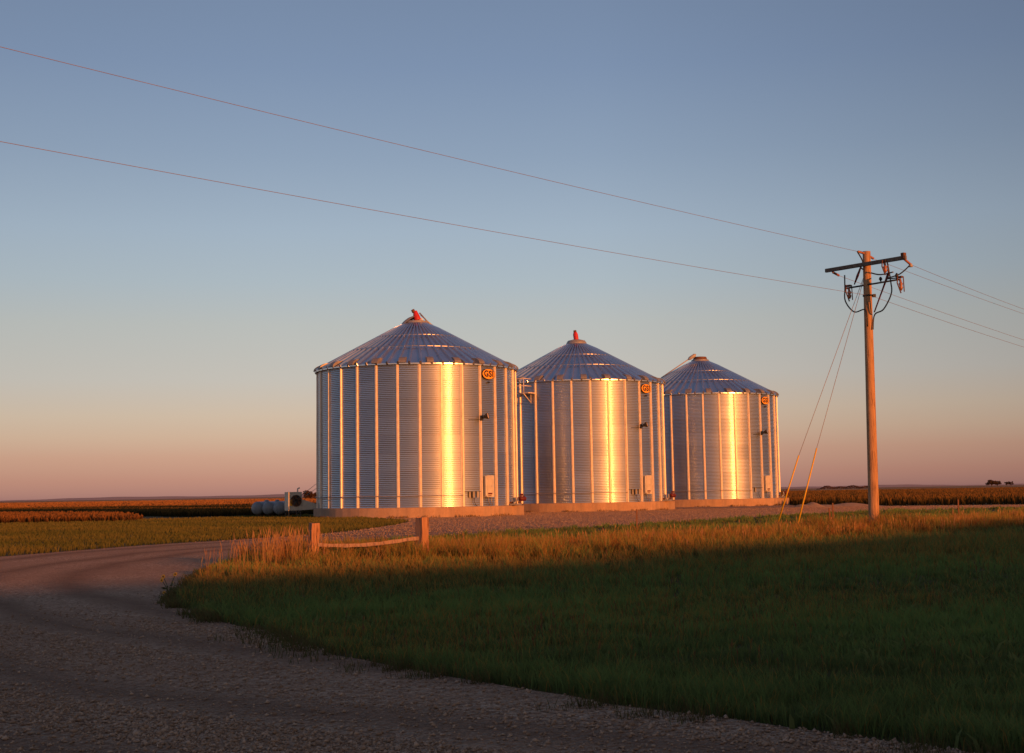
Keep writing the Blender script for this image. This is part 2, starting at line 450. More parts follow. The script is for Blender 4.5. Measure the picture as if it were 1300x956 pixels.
# unseen bank assumed behind the photographer, shaped to throw the foreground shadow
def shadow_bank():
    mb = MB(); vs = []; fs = []; n = 120
    d = Vector((1, 1.15, 0)).normalized(); nrm = Vector((SUN.x, SUN.y, 0)).normalized()
    base = Vector((-2.0, 29.3, 0)) + nrm * 78
    for i in range(n + 1):
        s = -250 + 400 * i / n
        h = 78 * math.tan(SUN_EL) + .16 * math.sin(i * .55) + .10 * math.sin(i * 1.31 + 1) + rnd.uniform(-.06, .06)
        if s < -30: h += min(1.2, (-30 - s) * .01)
        for off, k in ((-9, 0), (-2.2, .9), (0, 1), (2.2, .9), (9, 0)):
            p = base + d * s + nrm * off; vs.append((p.x, p.y, h * k))
    for i in range(n):
        for j in range(4):
            a = i * 5 + j; fs.append((a, a + 5, a + 6, a + 1))
    mb.add(vs, fs, True); tag(mb.build('shadow_bank', M['bank']), kind='structure')
shadow_bank()

# ------------------------------------------------------------------ grain bins
RW, Z0, Z1, OFF = 6.85, .65, 10.0, 5.3
def pol(phi, r, z):
    a = R(phi); return Vector((r * math.sin(a), -r * math.cos(a), z))
def frame(phi, r, z):
    """local x = to the viewer's right along the wall, y = into the wall, z up"""
    return Matrix.Translation(pol(phi, r, z)) @ Matrix.Rotation(R(phi), 4, 'Z')

def wall_mesh():
    na, pitch_ = 240, .122; per = 6
    nz = int((Z1 - Z0) / pitch_ * per)
    k = np.arange(na); zz = np.linspace(Z0, Z1, nz + 1)
    ph = 2 * np.pi * k / na
    rr = RW + .0100 * np.sin((zz - Z0) / pitch_ * 2 * np.pi)
    # sheets are very slightly proud or shy of a true cylinder, as on a bolted bin
    wav = .0015 * np.sin(ph * 15 + .6)[None, :] * np.sin(zz * .9)[:, None] + .0022 * np.sin(ph * 30 + 1.2)[None, :]
    r = rr[:, None] + wav
    V = np.stack([r * np.sin(ph)[None, :], -r * np.cos(ph)[None, :], np.repeat(zz[:, None], na, 1)], -1).reshape(-1, 3)
    i = np.arange(nz)[:, None]; j = k[None, :]; j2 = (j + 1) % na
    Q = np.stack([i * na + j, i * na + j2, (i + 1) * na + j2, (i + 1) * na + j], -1).reshape(-1, 4)
    return np_mesh('wall', V, None, Q, None, M['wall'], True)

def roof_mesh():
    mb = MB(); n = 60; r0, r1 = 7.02, .72; ze, zp = 9.985, 13.38
    sl_ = math.atan2(zp - ze, r0 - r1); nz_, nr = math.cos(sl_), math.sin(sl_)
    rad = [r0, 6.2, 5.2, 4.2, 3.2, 2.4, 1.6, r1]
    cols = []
    for k in range(n):
        a = 360 / n * k
        for off, up in ((-.09, 0), (-.04, .14), (.04, .14), (.09, 0), (.30, .006)):
            cols.append((a, off, up))
    m = len(cols); vs = []; fs = []
    for r in rad:
        z = ze + (r0 - r) * math.tan(sl_)
        for a, off, up in cols:
            o = off if abs(off) < .1 else off * r / 7.0
            o = max(min(o, r * .05), -r * .05) if abs(off) < .1 else o
            u = up * (1.0 if r > 1.2 else .5)
            vs.append(pol(a + math.degrees(o / r), r + u * nr, z + u * nz_))
    for i in range(len(rad) - 1):
        for k in range(m):
            k2 = (k + 1) % m
            fs.append((i * m + k, i * m + k2, (i + 1) * m + k2, (i + 1) * m + k))
    mb.add(vs, fs)
    # turned-down drip edge
    vs = []; fs = []
    for a, off, up in cols:
        p = pol(a + math.degrees(off / r0), r0 + up * nr, ze + up * nz_)
        q = pol(a + math.degrees(off / r0), r0 + .002, ze - .075)
        vs += [p, q]
    for k in range(m):
        k2 = (k + 1) % m; fs.append((2 * k, 2 * k2, 2 * k2 + 1, 2 * k + 1))
    mb.add(vs, fs)
    return mb

def text_letters(txt, hgt, M4, mat, parent, name='lettering'):
    """block letters as real geometry"""
    cu = bpy.data.curves.new('lettering_curve', 'FONT'); cu.body = txt; cu.size = hgt * 1.42
    cu.align_x = 'CENTER'; cu.align_y = 'CENTER'; cu.extrude = .006; cu.offset = hgt * .06; cu.space_character = 1.12
    tmp = bpy.data.objects.new('tmp_lettering', cu); COL.objects.link(tmp)
    dg = bpy.context.evaluated_depsgraph_get(); dg.update()
    me = bpy.data.meshes.new_from_object(tmp.evaluated_get(dg))
    bpy.data.objects.remove(tmp); bpy.data.curves.remove(cu)
    me.transform(M4); me.name = name; me.materials.clear(); me.materials.append(mat)
    o = bpy.data.objects.new(name, me); COL.objects.link(o); o.parent = parent
    return o

def bin_common(root, vent_off):
    w = wall_mesh(); w.parent = root
    s = MB()
    hw, hd = .085, .085
    for zz0, zz1, k in ((Z0 + .02, 3.0, 1.0), (3.0, 6.6, .94), (6.6, 9.97, .86)):
        pts = [(-hw * k - .03, .012), (-hw * k - .03, -.012), (-hw * k, -.012), (-hw * k * .6, -hd * k), (hw * k * .6, -hd * k), (hw * k, -.012), (hw * k + .03, -.012), (hw * k + .03, .012)]
        n = len(pts)
        vs = [(a, b, zz0) for a, b in pts] + [(a, b, zz1 - .004) for a, b in pts]
        s.add(vs, [tuple(range(n)), tuple(reversed(range(n, 2 * n)))] + [(i, (i + 1) % n, (i + 1) % n + n, i + n) for i in range(n)])
    first = None
    for k in range(30):
        if first is None:
            o = s.build('stiffener', M['stiff'], root); first = o
        else:
            o = first.copy(); COL.objects.link(o); o.parent = root
        ph = OFF + 12 * k
        o.location = pol(ph, RW + .012, 0); o.rotation_euler = (0, 0, R(ph))
    roof_mesh().build('roof', M['roof'], root)
    # two stiffening rings on the roof
    for r in (4.7, 2.9):
        z = 9.985 + (7.02 - r) * (13.38 - 9.985) / (7.02 - .72)
        mb = MB(); mb.lathe([(r + .10, z + .07), (r + .10, z + .10), (r + .05, z + .135), (r + .0, z + .125)], n=60, smooth=False)
        mb.build('roof_ring', M['ring'], root)
    # eave vents
    v = MB(); mp = Matrix.Identity(4)
    prof = [(-1.0, .50), (-.82, .70), (-.60, .77), (-.30, .74), (-.08, .60), (.08, .40), (.14, .18), (.02, .16), (-.10, .05), (-.55, .26)]
    # outline in (outward, up); turned so that outward is -y
    poly = [(a, b) for a, b in prof]
    n = len(poly); W = .22
    vs = [(-W, -a, b * .68) for a, b in poly] + [(W, -a, b * .68) for a, b in poly]
    v.add(vs, [tuple(range(n)), tuple(reversed(range(n, 2 * n)))])
    v.add(vs, [(i, (i + 1) % n, (i + 1) % n + n, i + n) for i in range(n)])
    fv = None
    for k in range(24):
        if fv is None: o = v.build('roof_vent', M['vent'], root); fv = o
        else:
            o = fv.copy(); COL.objects.link(o); o.parent = root
        ph = vent_off + 15 * k
        o.location = pol(ph, 7.0, 9.90); o.rotation_euler = (0, 0, R(ph))
    # concrete ring footing with a square equipment slab at the right-hand side
    c = MB(); c.lathe([(7.14, -.25), (7.14, .62), (7.11, .655), (6.5, .655)], n=64, smooth=False)
    c.build('foundation', M['concrete'], root)
    cs = MB(); cs.box((6.05, -1.2, .197), (2.3, 3.2, .90), R(4))
    cs.build('equipment_slab', M['concrete'], root)
    # conduit run round the wall
    mb = MB(); mb.tube([pol(a, RW + .13, 1.40 + .01 * math.sin(a * .2)) for a in range(-100, 32, 3)], .026, 6)
    mb.build('conduit', M['galv'], root)

def bin_fittings(root, kind):
    # oval maker's sign
    ph = 47.3
    Fm = frame(ph, RW + .075, 9.36)
    n = 40
    def oval(a, b, y0, y1):
        q = MB(); q.prism([(a * math.cos(2 * math.pi * i / n), b * math.sin(2 * math.pi * i / n)) for i in range(n)], y0, y1, Fm); return q
    sg = oval(.62, .365, -.03, .0).build('sign', M['black'], root)
    oval(.585, .33, -.036, -.0305).build('sign_face', M['orange'], sg)
    T = Fm @ Matrix.Translation((0, -.040, 0)) @ Matrix.Rotation(R(90), 4, 'X') @ Matrix.Diagonal((1.02, 1.0, 1.0, 1.0))
    text_letters('GSI', .40, T, M['black'], sg)
    mb = MB(); mb.tube([pol(ph, RW, 8.82), pol(ph, RW + .16, 8.80)], .06, 8); mb.build('sensor', M['dark'], root)
    # floodlight on the 41.3 degree post
    Fl = frame(41.3, RW + .12, 6.42)
    mb = MB(); mb.box((0, 0, 0), (.16, .10, .34), M=Fl)
    mb.tube([Fl @ Vector((0, -.03, 0)), Fl @ Vector((.03, -.26, .02)), Fl @ Vector((.12, -.34, .10))], .04, 8)
    lm = mb.build('floodlight', M['dark'], root)
    q = MB(); ax = Fl @ Matrix.Translation((.14, -.38, .12)) @ Matrix.Rotation(R(35), 4, 'Z') @ Matrix.Rotation(R(78), 4, 'X')
    q.lathe([(.0, -.24), (.09, -.23), (.12, -.14), (.21, .06), (.215, .10)], n=16, M=ax); q.build('lamp_shade', M['dark'], lm)
    q = MB(); q.lathe([(.0, .115), (.10, .105), (.19, .085)], n=16, M=ax); q.build('lens', M['lens'], lm)
    q = MB(); q.tube([pol(41.3 - d, RW + .03, 6.33 - d * .004) for d in range(0, 9)], .018, 6); q.build('dark_wall_tube', M['dark'], root)  # thin dark tube along the wall, left of the floodlight
    # control cabinet
    Fc = frame(47.0, RW + .02, 1.95)
    mb = MB(); mb.box((0, -.15, 0), (.70, .30, 1.42), M=Fc, bev=.015); cb = mb.build('control_cabinet', M['cream'], root)
    mb = MB(); mb.box((0, -.306, .03), (.62, .008, 1.28), M=Fc); mb.box((.30, -.325, .05), (.03, .03, .16), M=Fc); mb.build('cabinet_door', M['white'], cb)
    mb = MB(); mb.box((.08, -.318, -.48), (.38, .014, .10), M=Fc); mb.box((.05, -.318, -.62), (.30, .014, .05), M=Fc); mb.build('warning_plate', M['maroon'], cb)
    mb = MB()
    for dx in (-.2, .05): mb.tube([Fc @ Vector((dx, -.14, -.70)), Fc @ Vector((dx + .02, -.14, -1.0)), Fc @ Vector((dx + .15, -.12, -1.25))], .03, 6)
    mb.build('cabinet_conduit', M['galv'], root)
    # row of junction boxes
    Fj = frame(35.3, RW + .03, 1.42)
    nb = 4 if kind < 2 else 2
    for k in range(nb):
        mb = MB(); x = -.48 + k * .26; mb.box((x, -.10, 0), (.15, .16, .40), M=Fj, bev=.012); j = mb.build('junction_box', M['galv'], root)
        mb = MB(); mb.box((x - .07, -.19, .02), (.05, .02, .34), M=Fj); mb.build('box_lever', M['dark'], j)
    mb = MB(); mb.box((0, -.05, .20), (1.3, .04, .03), M=Fj)
    mb.tube([Fj @ Vector((.05, -.1, -.2)), Fj @ Vector((.02, -.14, -.45)), Fj @ Vector((.12, -.14, -.66)), Fj @ Vector((.3, -.1, -.74))], .022, 6)
    mb.build('cable_tray', M['dark'], root)
    # unloading drive at the right-hand side of the base
    Fu = frame(71, RW + .30, .66)
    mb = MB()
    mb.box((0, -.25, .07), (1.0, .5, .10), M=Fu)
    mb.tube([Fu @ Vector((-.7, -.1, .12)), Fu @ Vector((-.2, -.2, .32)), Fu @ Vector((.2, -.1, .5))], .06, 8)
    mb.tube([Fu @ Vector((-.35, -.2, .1)), Fu @ Vector((-.5, -.2, .55))], .04, 6)
    mb.tube([Fu @ Vector((.45, -.2, .1)), Fu @ Vector((.30, -.2, .62))], .04, 6)
    un = mb.build('unload_drive', M['galv'], root)
    mb = MB(); X = Fu @ Matrix.Translation((.42, -.35, .44)) @ Matrix.Rotation(R(60), 4, 'Z') @ Matrix.Rotation(R(90), 4, 'X')
    mb.lathe([(0, -.26), (.14, -.25), (.17, -.18), (.17, .18), (.13, .25), (0, .26)], n=18, M=X); mb.box((.42, -.35, .70), (.2, .2, .14), M=Fu)
    mb.build('motor', M['maroon'], un)
    mb = MB(); mb.box((-.35, -.32, .17), (.42, .26, .14), M=Fu, bev=.03); mb.tube([Fu @ Vector((-.4, -.35, .2)), Fu @ Vector((-.1, -.35, .24))], .07, 10)
    mb.build('gearbox', M['rust'], un)

def bin_peak(root, kind):
    mb = MB(); mb.lathe([(.98, 13.20), (.84, 13.40), (.80, 13.52), (.74, 13.54), (.72, 13.30)], n=36, smooth=False); pk = mb.build('peak_collar', M['galv'], root)
    if kind == 0:      # lid tipped open to the left, red filler spout
        X = Matrix.Translation((-.62, 0, 13.50)) @ Matrix.Rotation(R(-38), 4, 'Y')
        q = MB(); q.lathe([(.0, .18), (.35, .15), (.62, .05), (.68, -.06)], n=24, M=X); q.build('peak_lid', M['galv'], root)
        q = MB(); X = Matrix.Translation((.12, 0, 13.50)) @ Matrix.Rotation(R(-14), 4, 'Y')
        q.lathe([(.26, 0), (.28, .12), (.23, .42), (.14, .74), (.12, .80), (0, .80)], n=16, M=X); q.build('filler_spout', M['red'], root)
        q = MB(); q.tube([(-.14, -.05, 14.16), (-.24, -.05, 14.36)], .12, 8); q.build('spout_cap', M['rust'], root)
        q = MB(); q.tube([(.25, -.1, 14.12), (.75, -.1, 13.55), (1.35, -.1, 13.05)], .055, 6); q.tube([(.3, .2, 14.0), (1.3, .3, 13.1)], .03, 6); q.build('lid_lever', M['galv'], root)
        q = MB(); q.tube([(.2, -.55, 13.45), (.45, -.6, 13.65), (.5, -.45, 13.4)], .07, 6); q.build('lid_bracket', M['cream'], root)
    elif kind == 1:
        q = MB(); q.lathe([(.78, 13.53), (.70, 13.66), (.30, 13.76), (.0, 13.78)], n=24, smooth=False); q.build('peak_lid', M['galv'], root)
        q = MB(); X = Matrix.Translation((.0, 0, 13.70)) @ Matrix.Rotation(R(-8), 4, 'Y')
        q.lathe([(.20, 0), (.20, .50), (.16, .58), (.15, .66), (0, .66)], n=16, M=X); q.build('filler_spout', M['red'], root)
        q = MB(); q.tube([(-.09, 0, 14.36), (-.12, 0, 14.52)], .12, 8); q.build('spout_cap', M['rust'], root)
    else:
        q = MB(); q.lathe([(.72, 13.50), (.62, 13.66), (.60, 13.78), (.56, 13.80), (0, 13.80)], n=24, smooth=False); q.build('peak_lid', M['rust'], root)
        q = MB(); q.tube([(-3.75, -.9, 11.85), (-1.25, -.9, 13.48)], .05, 8)
        q.tube([(-1.25, -.9, 13.48), (-1.05, -.9, 13.61), (-.62, -.9, 13.89), (-.48, -.9, 13.98)], [.05, .17, .17, .05], 10); q.build('opener_arm', M['poly'], root)

BINS = [((-6.69, 98.8), 'nearest grain bin, leftmost, with a red spout and tipped open lid at its peak', -3.8),
        ((5.22, 114.6), 'middle grain bin with a small railed platform below its eave and upright red spout', 1.5),
        ((17.5, 132.0), 'farthest grain bin, rightmost, with a dark flat cap and a slanted opener arm', -2.0)]
proto = empty('grain_bin'); bin_common(proto, 0.0)
roots = [proto] + [copy_tree(proto) for _ in range(2)]
for i, (((x, y), lab, vo), r_) in enumerate(zip(BINS, roots)):
    r_.location = (x, y, 0); tag(r_, lab, 'grain bin', 'row of steel grain bins')
    k = 0
    for ch in r_.children:
        if ch.name.split('.')[0] == 'roof_vent':
            ph = vo + 15 * k; k += 1
            ch.location = pol(ph, 7.0, 9.90); ch.rotation_euler = (0, 0, R(ph))
    bin_fittings(r_, i); bin_peak(r_, i)

# railed platform at the eave of the middle bin
def platform(root):
    F_ = frame(-39, RW, 9.05)
    w = 1.45
    mb = MB(); mb.box((0, -.55, 0), (w, 1.0, .07), M=F_)
    for sx in (-w / 2 + .05, w / 2 - .05):
        mb.tube([F_ @ Vector((sx, -1.02, -.02)), F_ @ Vector((sx, -.08, -.72))], .035, 6)
        mb.tube([F_ @ Vector((sx, -.09, -.05)), F_ @ Vector((sx, -.09, -.78))], .03, 6)
    pl = mb.build('platform', M['stiff'], root)
    mb = MB()
    for sx in (-w / 2, 0, w / 2): mb.tube([F_ @ Vector((sx, -1.03, 0)), F_ @ Vector((sx, -1.03, 1.1))], .036, 6)
    for zz in (.55, 1.1):
        mb.tube([F_ @ Vector((-w / 2, -.1, zz)), F_ @ Vector((-w / 2, -1.03, zz)), F_ @ Vector((w / 2, -1.03, zz)), F_ @ Vector((w / 2, -.1, zz))], .036, 6)
    mb.build('railing', M['stiff'], pl)
    mb = MB(); x0 = -w / 2 - .25
    for sx in (x0 - .22, x0 + .22): mb.tube([F_ @ Vector((sx, -.18, -8.2)), F_ @ Vector((sx, -.18, 1.2))], .036, 6)
    for k in range(29): mb.tube([F_ @ Vector((x0 - .22, -.18, -8.0 + k * .3)), F_ @ Vector((x0 + .22, -.18, -8.0 + k * .3))], .016, 5)
    mb.build('ladder', M['stiff'], root)
platform(roots[1])
# two stay cables from the near bin down to the heater
mb = MB()
for a, b in (((-6.9, -.6, 2.35), (-8.35, 0, 1.30)), ((-6.9, -.4, 2.05), (-8.1, 0, 1.25))): mb.tube([a, b], .016, 5)
mb.build('stay_cable', M['galv'], roots[0])

# ------------------------------------------------------------------ bin heater and propane tanks
def heater():
    root = empty('bin_heater', (-15.35, 99.20, 0), R(27))
    tag(root, 'cream box heater with a round fan and tapered duct, beside the left bin', 'heater')
    mb = MB(); mb.box((0, 0, 1.16), (.98, .88, 1.28), bev=.02)
    mb.box((-.43, -.445, 1.16), (.06, .03, 1.2)); hs = mb.build('housing', M['cream'], root)
    mb = MB(); X = Matrix.Translation((.05, -.445, 1.19)) @ Matrix.Rotation(R(90), 4, 'X')
    mb.lathe([(.40, -.01), (.40, .05), (.37, .05), (.36, .0)], n=28, M=X); mb.build('fan_ring', M['rust'], hs)
    mb = MB(); mb.lathe([(.0, .004), (.36, .004)], n=28, M=X)
    mb.build('fan_opening', M['rust'], hs)
    mb = MB()
    for k in range(6):
        mb.box((0, 0, 0), (.32, .09, .01), M=X @ Matrix.Rotation(k * math.pi / 3, 4, 'Z') @ Matrix.Translation((.18, 0, .02)) @ Matrix.Rotation(R(30), 4, 'X'))
    for rr in (.12, .24, .34):
        mb.tube([X @ Vector((rr * math.cos(a * math.pi / 10), rr * math.sin(a * math.pi / 10), .045)) for a in range(21)], .008, 5, False)
    mb.build('fan_blade', M['dark'], hs)
    mb = MB(); mb.box((-.30, -.447, 1.05), (.14, .03, .42)); mb.build('orange_panel', M['orange'], hs)  # orange panel at the left of the housing front
    mb = MB()   # tapered transition duct to the bin wall
    a = [(.494, -.40, .54), (.494, .40, .54), (.494, .40, 1.30), (.494, -.40, 1.30)]
    b = [(1.75, -.62, .60), (1.75, .62, .60), (1.75, .62, .86), (1.75, -.62, .86)]
    mb.add(a + b, [(0, 1, 2, 3), (7, 6, 5, 4), (0, 4, 5, 1), (1, 5, 6, 2), (2, 6, 7, 3), (3, 7, 4, 0)])
    mb.build('duct', M['cream'], root)
    mb = MB()
    for sx in (-.42, .42):
        for sy in (-.36, .36): mb.box((sx, sy, .26), (.06, .06, .52))
    mb.box((0, -.36, .50), (.96, .05, .05)); mb.box((0, .36, .50), (.96, .05, .05)); mb.build('stand', M['dark'], root)
    mb = MB(); mb.tube([(.35, .1, 1.78), (.35, .1, 2.02), (.50, .1, 2.08)], .05, 8); mb.build('gas_pipe', M['cream'], root)
heater()

def tank(name):
    root = empty(name)
    Lh, r = 1.6, .49
    X = Matrix.Translation((0, Lh, .66)) @ Matrix.Rotation(R(90), 4, 'X')
    prof = [(0, -.0)]
    prof = [(r * math.sin(a * math.pi / 16), -r * .75 * math.cos(a * math.pi / 16)) for a in range(9)] + [(r * math.cos(a * math.pi / 16), 2 * Lh + r * .75 * math.sin(a * math.pi / 16)) for a in range(0, 9)]
    mb = MB(); mb.lathe(prof, n=28, M=X); mb.build('shell', M['tank'], root)
    mb = MB(); mb.lathe([(.0, .16), (.12, .14), (.17, .08), (.17, 0)], c=(0, 0, 1.12), n=16); mb.build('valve_dome', M['tank'], root)
    for y in (-.9, .9):
        mb = MB(); mb.box((0, y, .14), (.62, .10, .30)); mb.box((0, y, .03), (.80, .16, .06)); mb.build('leg', M['rust'], root)
    return root
t0 = tank('propane_tank')
tanks = [t0, copy_tree(t0), copy_tree(t0)]
for o, (x, y), lab in zip(tanks, ((-18.65, 107.6), (-17.8, 107.3), (-16.95, 107.0)),
        ('leftmost of the three grey propane tanks in the grass by the heater', 'middle one of the three grey propane tanks in the grass', 'rightmost grey propane tank, partly behind the cream heater')):
    o.location = (x, y, 0); o.rotation_euler = (0, 0, R(-14)); tag(o, lab, 'tank', 'propane tanks beside the bins')

# ------------------------------------------------------------------ utility pole
PX, PY = 12.02, 48.0
def upole():
    root = empty('utility_pole', (PX, PY, 0))
    tag(root, 'tall weathered wooden power pole with one crossarm, standing in the tall grass', 'utility pole')
    lean = .14
    pts = [(lean * k / 12, 0, -.1 + 9.6 * k / 12) for k in range(13)]
    mb = MB(); mb.tube(pts, [.180 - .048 * k / 12 for k in range(13)], 20); mb.build('pole_shaft', M['pole'], root)
    # crossarm: left end farther away than the right end
    L, Rr = Vector((-.98, 1.20, 9.02)), Vector((1.10, -1.46, 9.03))
    d = (Rr - L).normalized(); L = L + Vector((.10, .02, 0)) ; Rr = Rr + Vector((.10, .02, 0))
    ang = math.atan2(d.y, d.x); mid = (L + Rr) / 2
    nrm = Vector((-d.y, d.x, 0))   # away from the camera, along the line
    front = -nrm * .20
    mb = MB(); mb.box(mid + front, ((Rr - L).length, .10, .13), ang, bev=.012); mb.build('crossarm', M['arm'], root)
    AL, AR = L + front, Rr + front
    def string(a, b, name='insulator', mat='porc', r=.045):
        a, b = Vector(a), Vector(b); q = MB(); dd = b - a; n = 7
        pts = [a]; rs = [.012]
        for k in range(1, n):
            for e, rr in ((-.25, .018), (0, r), (.25, .018)):
                pts.append(a + dd * ((k + e * .8) / n)); rs.append(rr)
        pts.append(b); rs.append(.012)
        q.tube(pts, rs, 8); return q.build(name, M[mat], root)
    ln = Vector((.60, .80, 0)); lw = Vector((-.70, -.715, 0))
    pz = 9.42
    top = Vector((.138, 0, pz))
    E = {}
    E['w_top'] = top + lw * .60 + Vector((0, 0, .02)); string(top + lw * .13, E['w_top'])
    E['e_top'] = top + ln * .62 + Vector((0, 0, -.10)); string(top + ln * .13 + Vector((0, 0, -.04)), E['e_top'])
    al = AL + d * .28; ar = AR - d * .10
    E['e_left'] = al + ln * .62 + Vector((0, 0, -.14)); string(al + Vector((0, 0, -.07)), E['e_left'])
    E['e_right'] = ar + ln * .60 + Vector((0, 0, -.16)); string(ar + Vector((0, 0, -.03)), E['e_right'])
    q = MB(); q.lathe([(.0, .06), (.05, .05), (.075, -.06), (.02, -.07)], c=E['e_right'] + Vector((0, 0, -.02)), n=12); q.build('insulator', M['poly'], root)
    q = MB(); q.box(ar + Vector((0, 0, .06)), (.12, .14, .20), ang); q.build('arm_bracket', M['rust'], root)
    # fuse cutout hanging on the arm
    def cutout(c, s=1.0):
        c = Vector(c); q = MB()
        q.tube([c, c + Vector((.02, 0, -.10)) * s, c + Vector((.02, 0, -.14)) * s, c + Vector((.02, 0, -.20)) * s, c + Vector((.02, 0, -.24)) * s, c + Vector((.02, 0, -.32)) * s], [.04, .04, .075, .045, .075, .03], 10)
        o = q.build('fuse_cutout', M['porc'], root)
        q = MB(); q.tube([c + Vector((-.07, -.05, .06)) * s, c + Vector((-.09, -.06, -.12)) * s, c + Vector((.0, -.06, -.40)) * s], .022, 6)
        q.tube([c + Vector((.08, -.05, .05)) * s, c + Vector((.09, -.05, -.36)) * s], .018, 6)
        q.box(c + Vector((0, 0, .05)), (.20, .10, .06), ang); q.build('fuse_tube', M['rust'], o)
    cutout(mid + front + d * .78 + Vector((0, -.08, -.06)), 1.1)
    # lower equipment bracket
    z = 8.33
    bl, br = Vector((.12, 0, z)) - d * .82 + front * .4, Vector((.12, 0, z + .02)) + d * 1.38 + front * .4
    q = MB(); q.tube([bl, br], .030, 8); q.build('equipment_bracket', M['dark'], root)
    cutout(bl + d * .06 + Vector((.0, -.05, .02)), 1.25)
    cutout(br + Vector((.0, -.05, .02)), 1.25)
    for k, (t_, h) in enumerate(((.62, .16), (1.28, .20))):
        c = Vector((.12, 0, z + .05)) + d * t_ + front * .4
        q = MB(); q.tube([c, c + Vector((0, 0, h * .3)), c + Vector((0, 0, h * .35)), c + Vector((0, 0, h * .7)), c + Vector((0, 0, h))], [.03, .03, .06, .055, .02], 8); q.build('standoff_insulator', M['dark'], root)
    # surge arrester rod, cable terminations and drop cables
    a = Vector((.12, 0, z + .28)) + d * .95 + front * .4; b = Vector((.26, -.22, z - .95))
    q = MB(); q.tube([a, a * .75 + b * .25, a * .5 + b * .5, b], [.05, .032, .026, .022], 8); q.build('surge_arrester', M['maroon'], root)
    a2 = Vector((-.05, -.1, z + .75)); b2 = Vector((-.30, .1, z + .05))
    q = MB(); q.tube([a2, a2 * .4 + b2 * .6, b2], [.02, .045, .02], 8); q.build('surge_arrester', M['maroon'], root)
    def cable(pts, name='drop_cable'):
        q = MB(); P = [Vector(p) for p in pts]; sm = []
        for i in range(len(P) - 1):
            p0, p1, p2, p3 = P[max(i - 1, 0)], P[i], P[i + 1], P[min(i + 2, len(P) - 1)]
            for k in range(6):
                u = k / 6; sm.append(.5 * ((2 * p1) + (p2 - p0) * u + (2 * p0 - 5 * p1 + 4 * p2 - p3) * u * u + (3 * p1 - p0 - 3 * p2 + p3) * u ** 3))
        sm.append(P[-1]); q.tube(sm, .024, 6); return q.build(name, M['dark'], root)
    cable([bl + Vector((-.05, 0, .46)), bl + Vector((-.06, 0, 0)), bl + Vector((-.06, 0, -.45)), bl + Vector((.18, -.2, -.85)), Vector((-.02, -.18, 7.47)), Vector((.02, -.19, 6.9))])
    cr = Vector((.12, 0, z)) + d * 1.05 + front * .4
    cable([cr + Vector((-.10, 0, .62)), cr + Vector((-.02, 0, 0)), cr + Vector((-.02, 0, -.42)), cr + Vector((-.22, .3, -.90)), Vector((.28, -.17, 7.30)), Vector((.20, -.18, 6.8))])
    j = E['e_right']
    cable([j, j + Vector((-.35, .1, -.30)), j + Vector((-.75, .3, -.42)), br + Vector((.05, 0, .06))], 'jumper_wire').scale = (1, 1, 1)
    cable([E['w_top'], E['w_top'] + Vector((.22, .2, -.32)), Vector((0, .2, 8.95)), Vector((.5, .0, 8.70)), br + Vector((-.2, 0, .25))], 'jumper_wire')
    q = MB(); q.lathe([(.158, -.03), (.164, 0), (.158, .03)], c=(.11, 0, 7.98), n=20); q.box((.32, -.05, 7.97), (.10, .12, .10)); q.build('neutral_clamp', M['dark'], root)
    E['neutral'] = Vector((.24, .05, 7.98))
    return {k: v + Vector((PX, PY, 0)) for k, v in E.items()}
E = upole()

def wire(name, a, b, sag, r, label, group, cat='power line'):
    a, b = Vector(a), Vector(b); n = 40
    pts = [a.lerp(b, i / n) - Vector((0, 0, sag * 4 * (i / n) * (1 - i / n))) for i in range(n + 1)]
    q = MB(); q.tube(pts, r, 6); o = q.build(name, M['wire'], None, False); tag(o, label, cat, group); return o
def beyond(a, p, k):      # carry a straight run on past p
    a, p = Vector(a), Vector(p); return a + (p - a) * k
G1 = 'wires strung from the power pole'
wire('power_line', E['w_top'], beyond(E['w_top'], (-9.54, 26, 10.14), 1.5), .16, .006, 'upper long wire running from the pole top to the upper left edge', G1)
wire('power_line', E['neutral'], beyond(E['neutral'], (-9.5, 26, 8.32), 1.5), .16, .006, 'lower long wire running left from the neutral clamp to the left edge', G1)
wire('power_line', E['e_right'], beyond(E['e_right'], (22.88, 63, 9.50), 3.0), .25, .0065, 'topmost wire on the right, from the near crossarm end', G1)
wire('power_line', E['e_top'], beyond(E['e_top'], (22.87, 63, 9.29), 3.0), .25, .0065, 'second wire down on the right, from the pole top', G1)
wire('power_line', E['e_left'], beyond(E['e_left'], (22.8, 63, 8.12), 3.0), .25, .0065, 'third wire down on the right, from the far crossarm end', G1)
wire('power_line', E['neutral'], beyond(E['neutral'], (22.79, 63, 7.80), 3.0), .25, .0065, 'lowest wire on the right, from the neutral clamp', G1)
# guy wires with yellow guards
for (g1, g0, an), lab in ((((9.79, 49, 2.62), (9.06, 49.3, .37), (8.93, 49.36, .0)), 'left guy wire of the power pole with a yellow guard, nearer the bins'),
                          (((10.20, 48, 2.83), (9.39, 47.7, .24), (9.30, 47.67, .0)), 'right guy wire of the power pole with a yellow guard, nearer the pole')):
    root = empty('guy_wire', an); tag(root, lab, 'guy wire', 'guy wires of the power pole')
    off = Vector(an); top = Vector((PX + .10, PY, 8.85))
    q = MB(); q.tube([Vector(g0) - off, Vector(g1) - off, top - off], .009, 6); q.build('cable', M['wire'], root)
    q = MB(); q.tube([Vector(g1) - off, Vector(g0) - off], [.025, .029], 8); q.build('guard', M['yellow'], root)
    q = MB(); q.tube([(0, 0, -.1), Vector(g0) - off], .018, 6); q.build('anchor_rod', M['rust'], root)

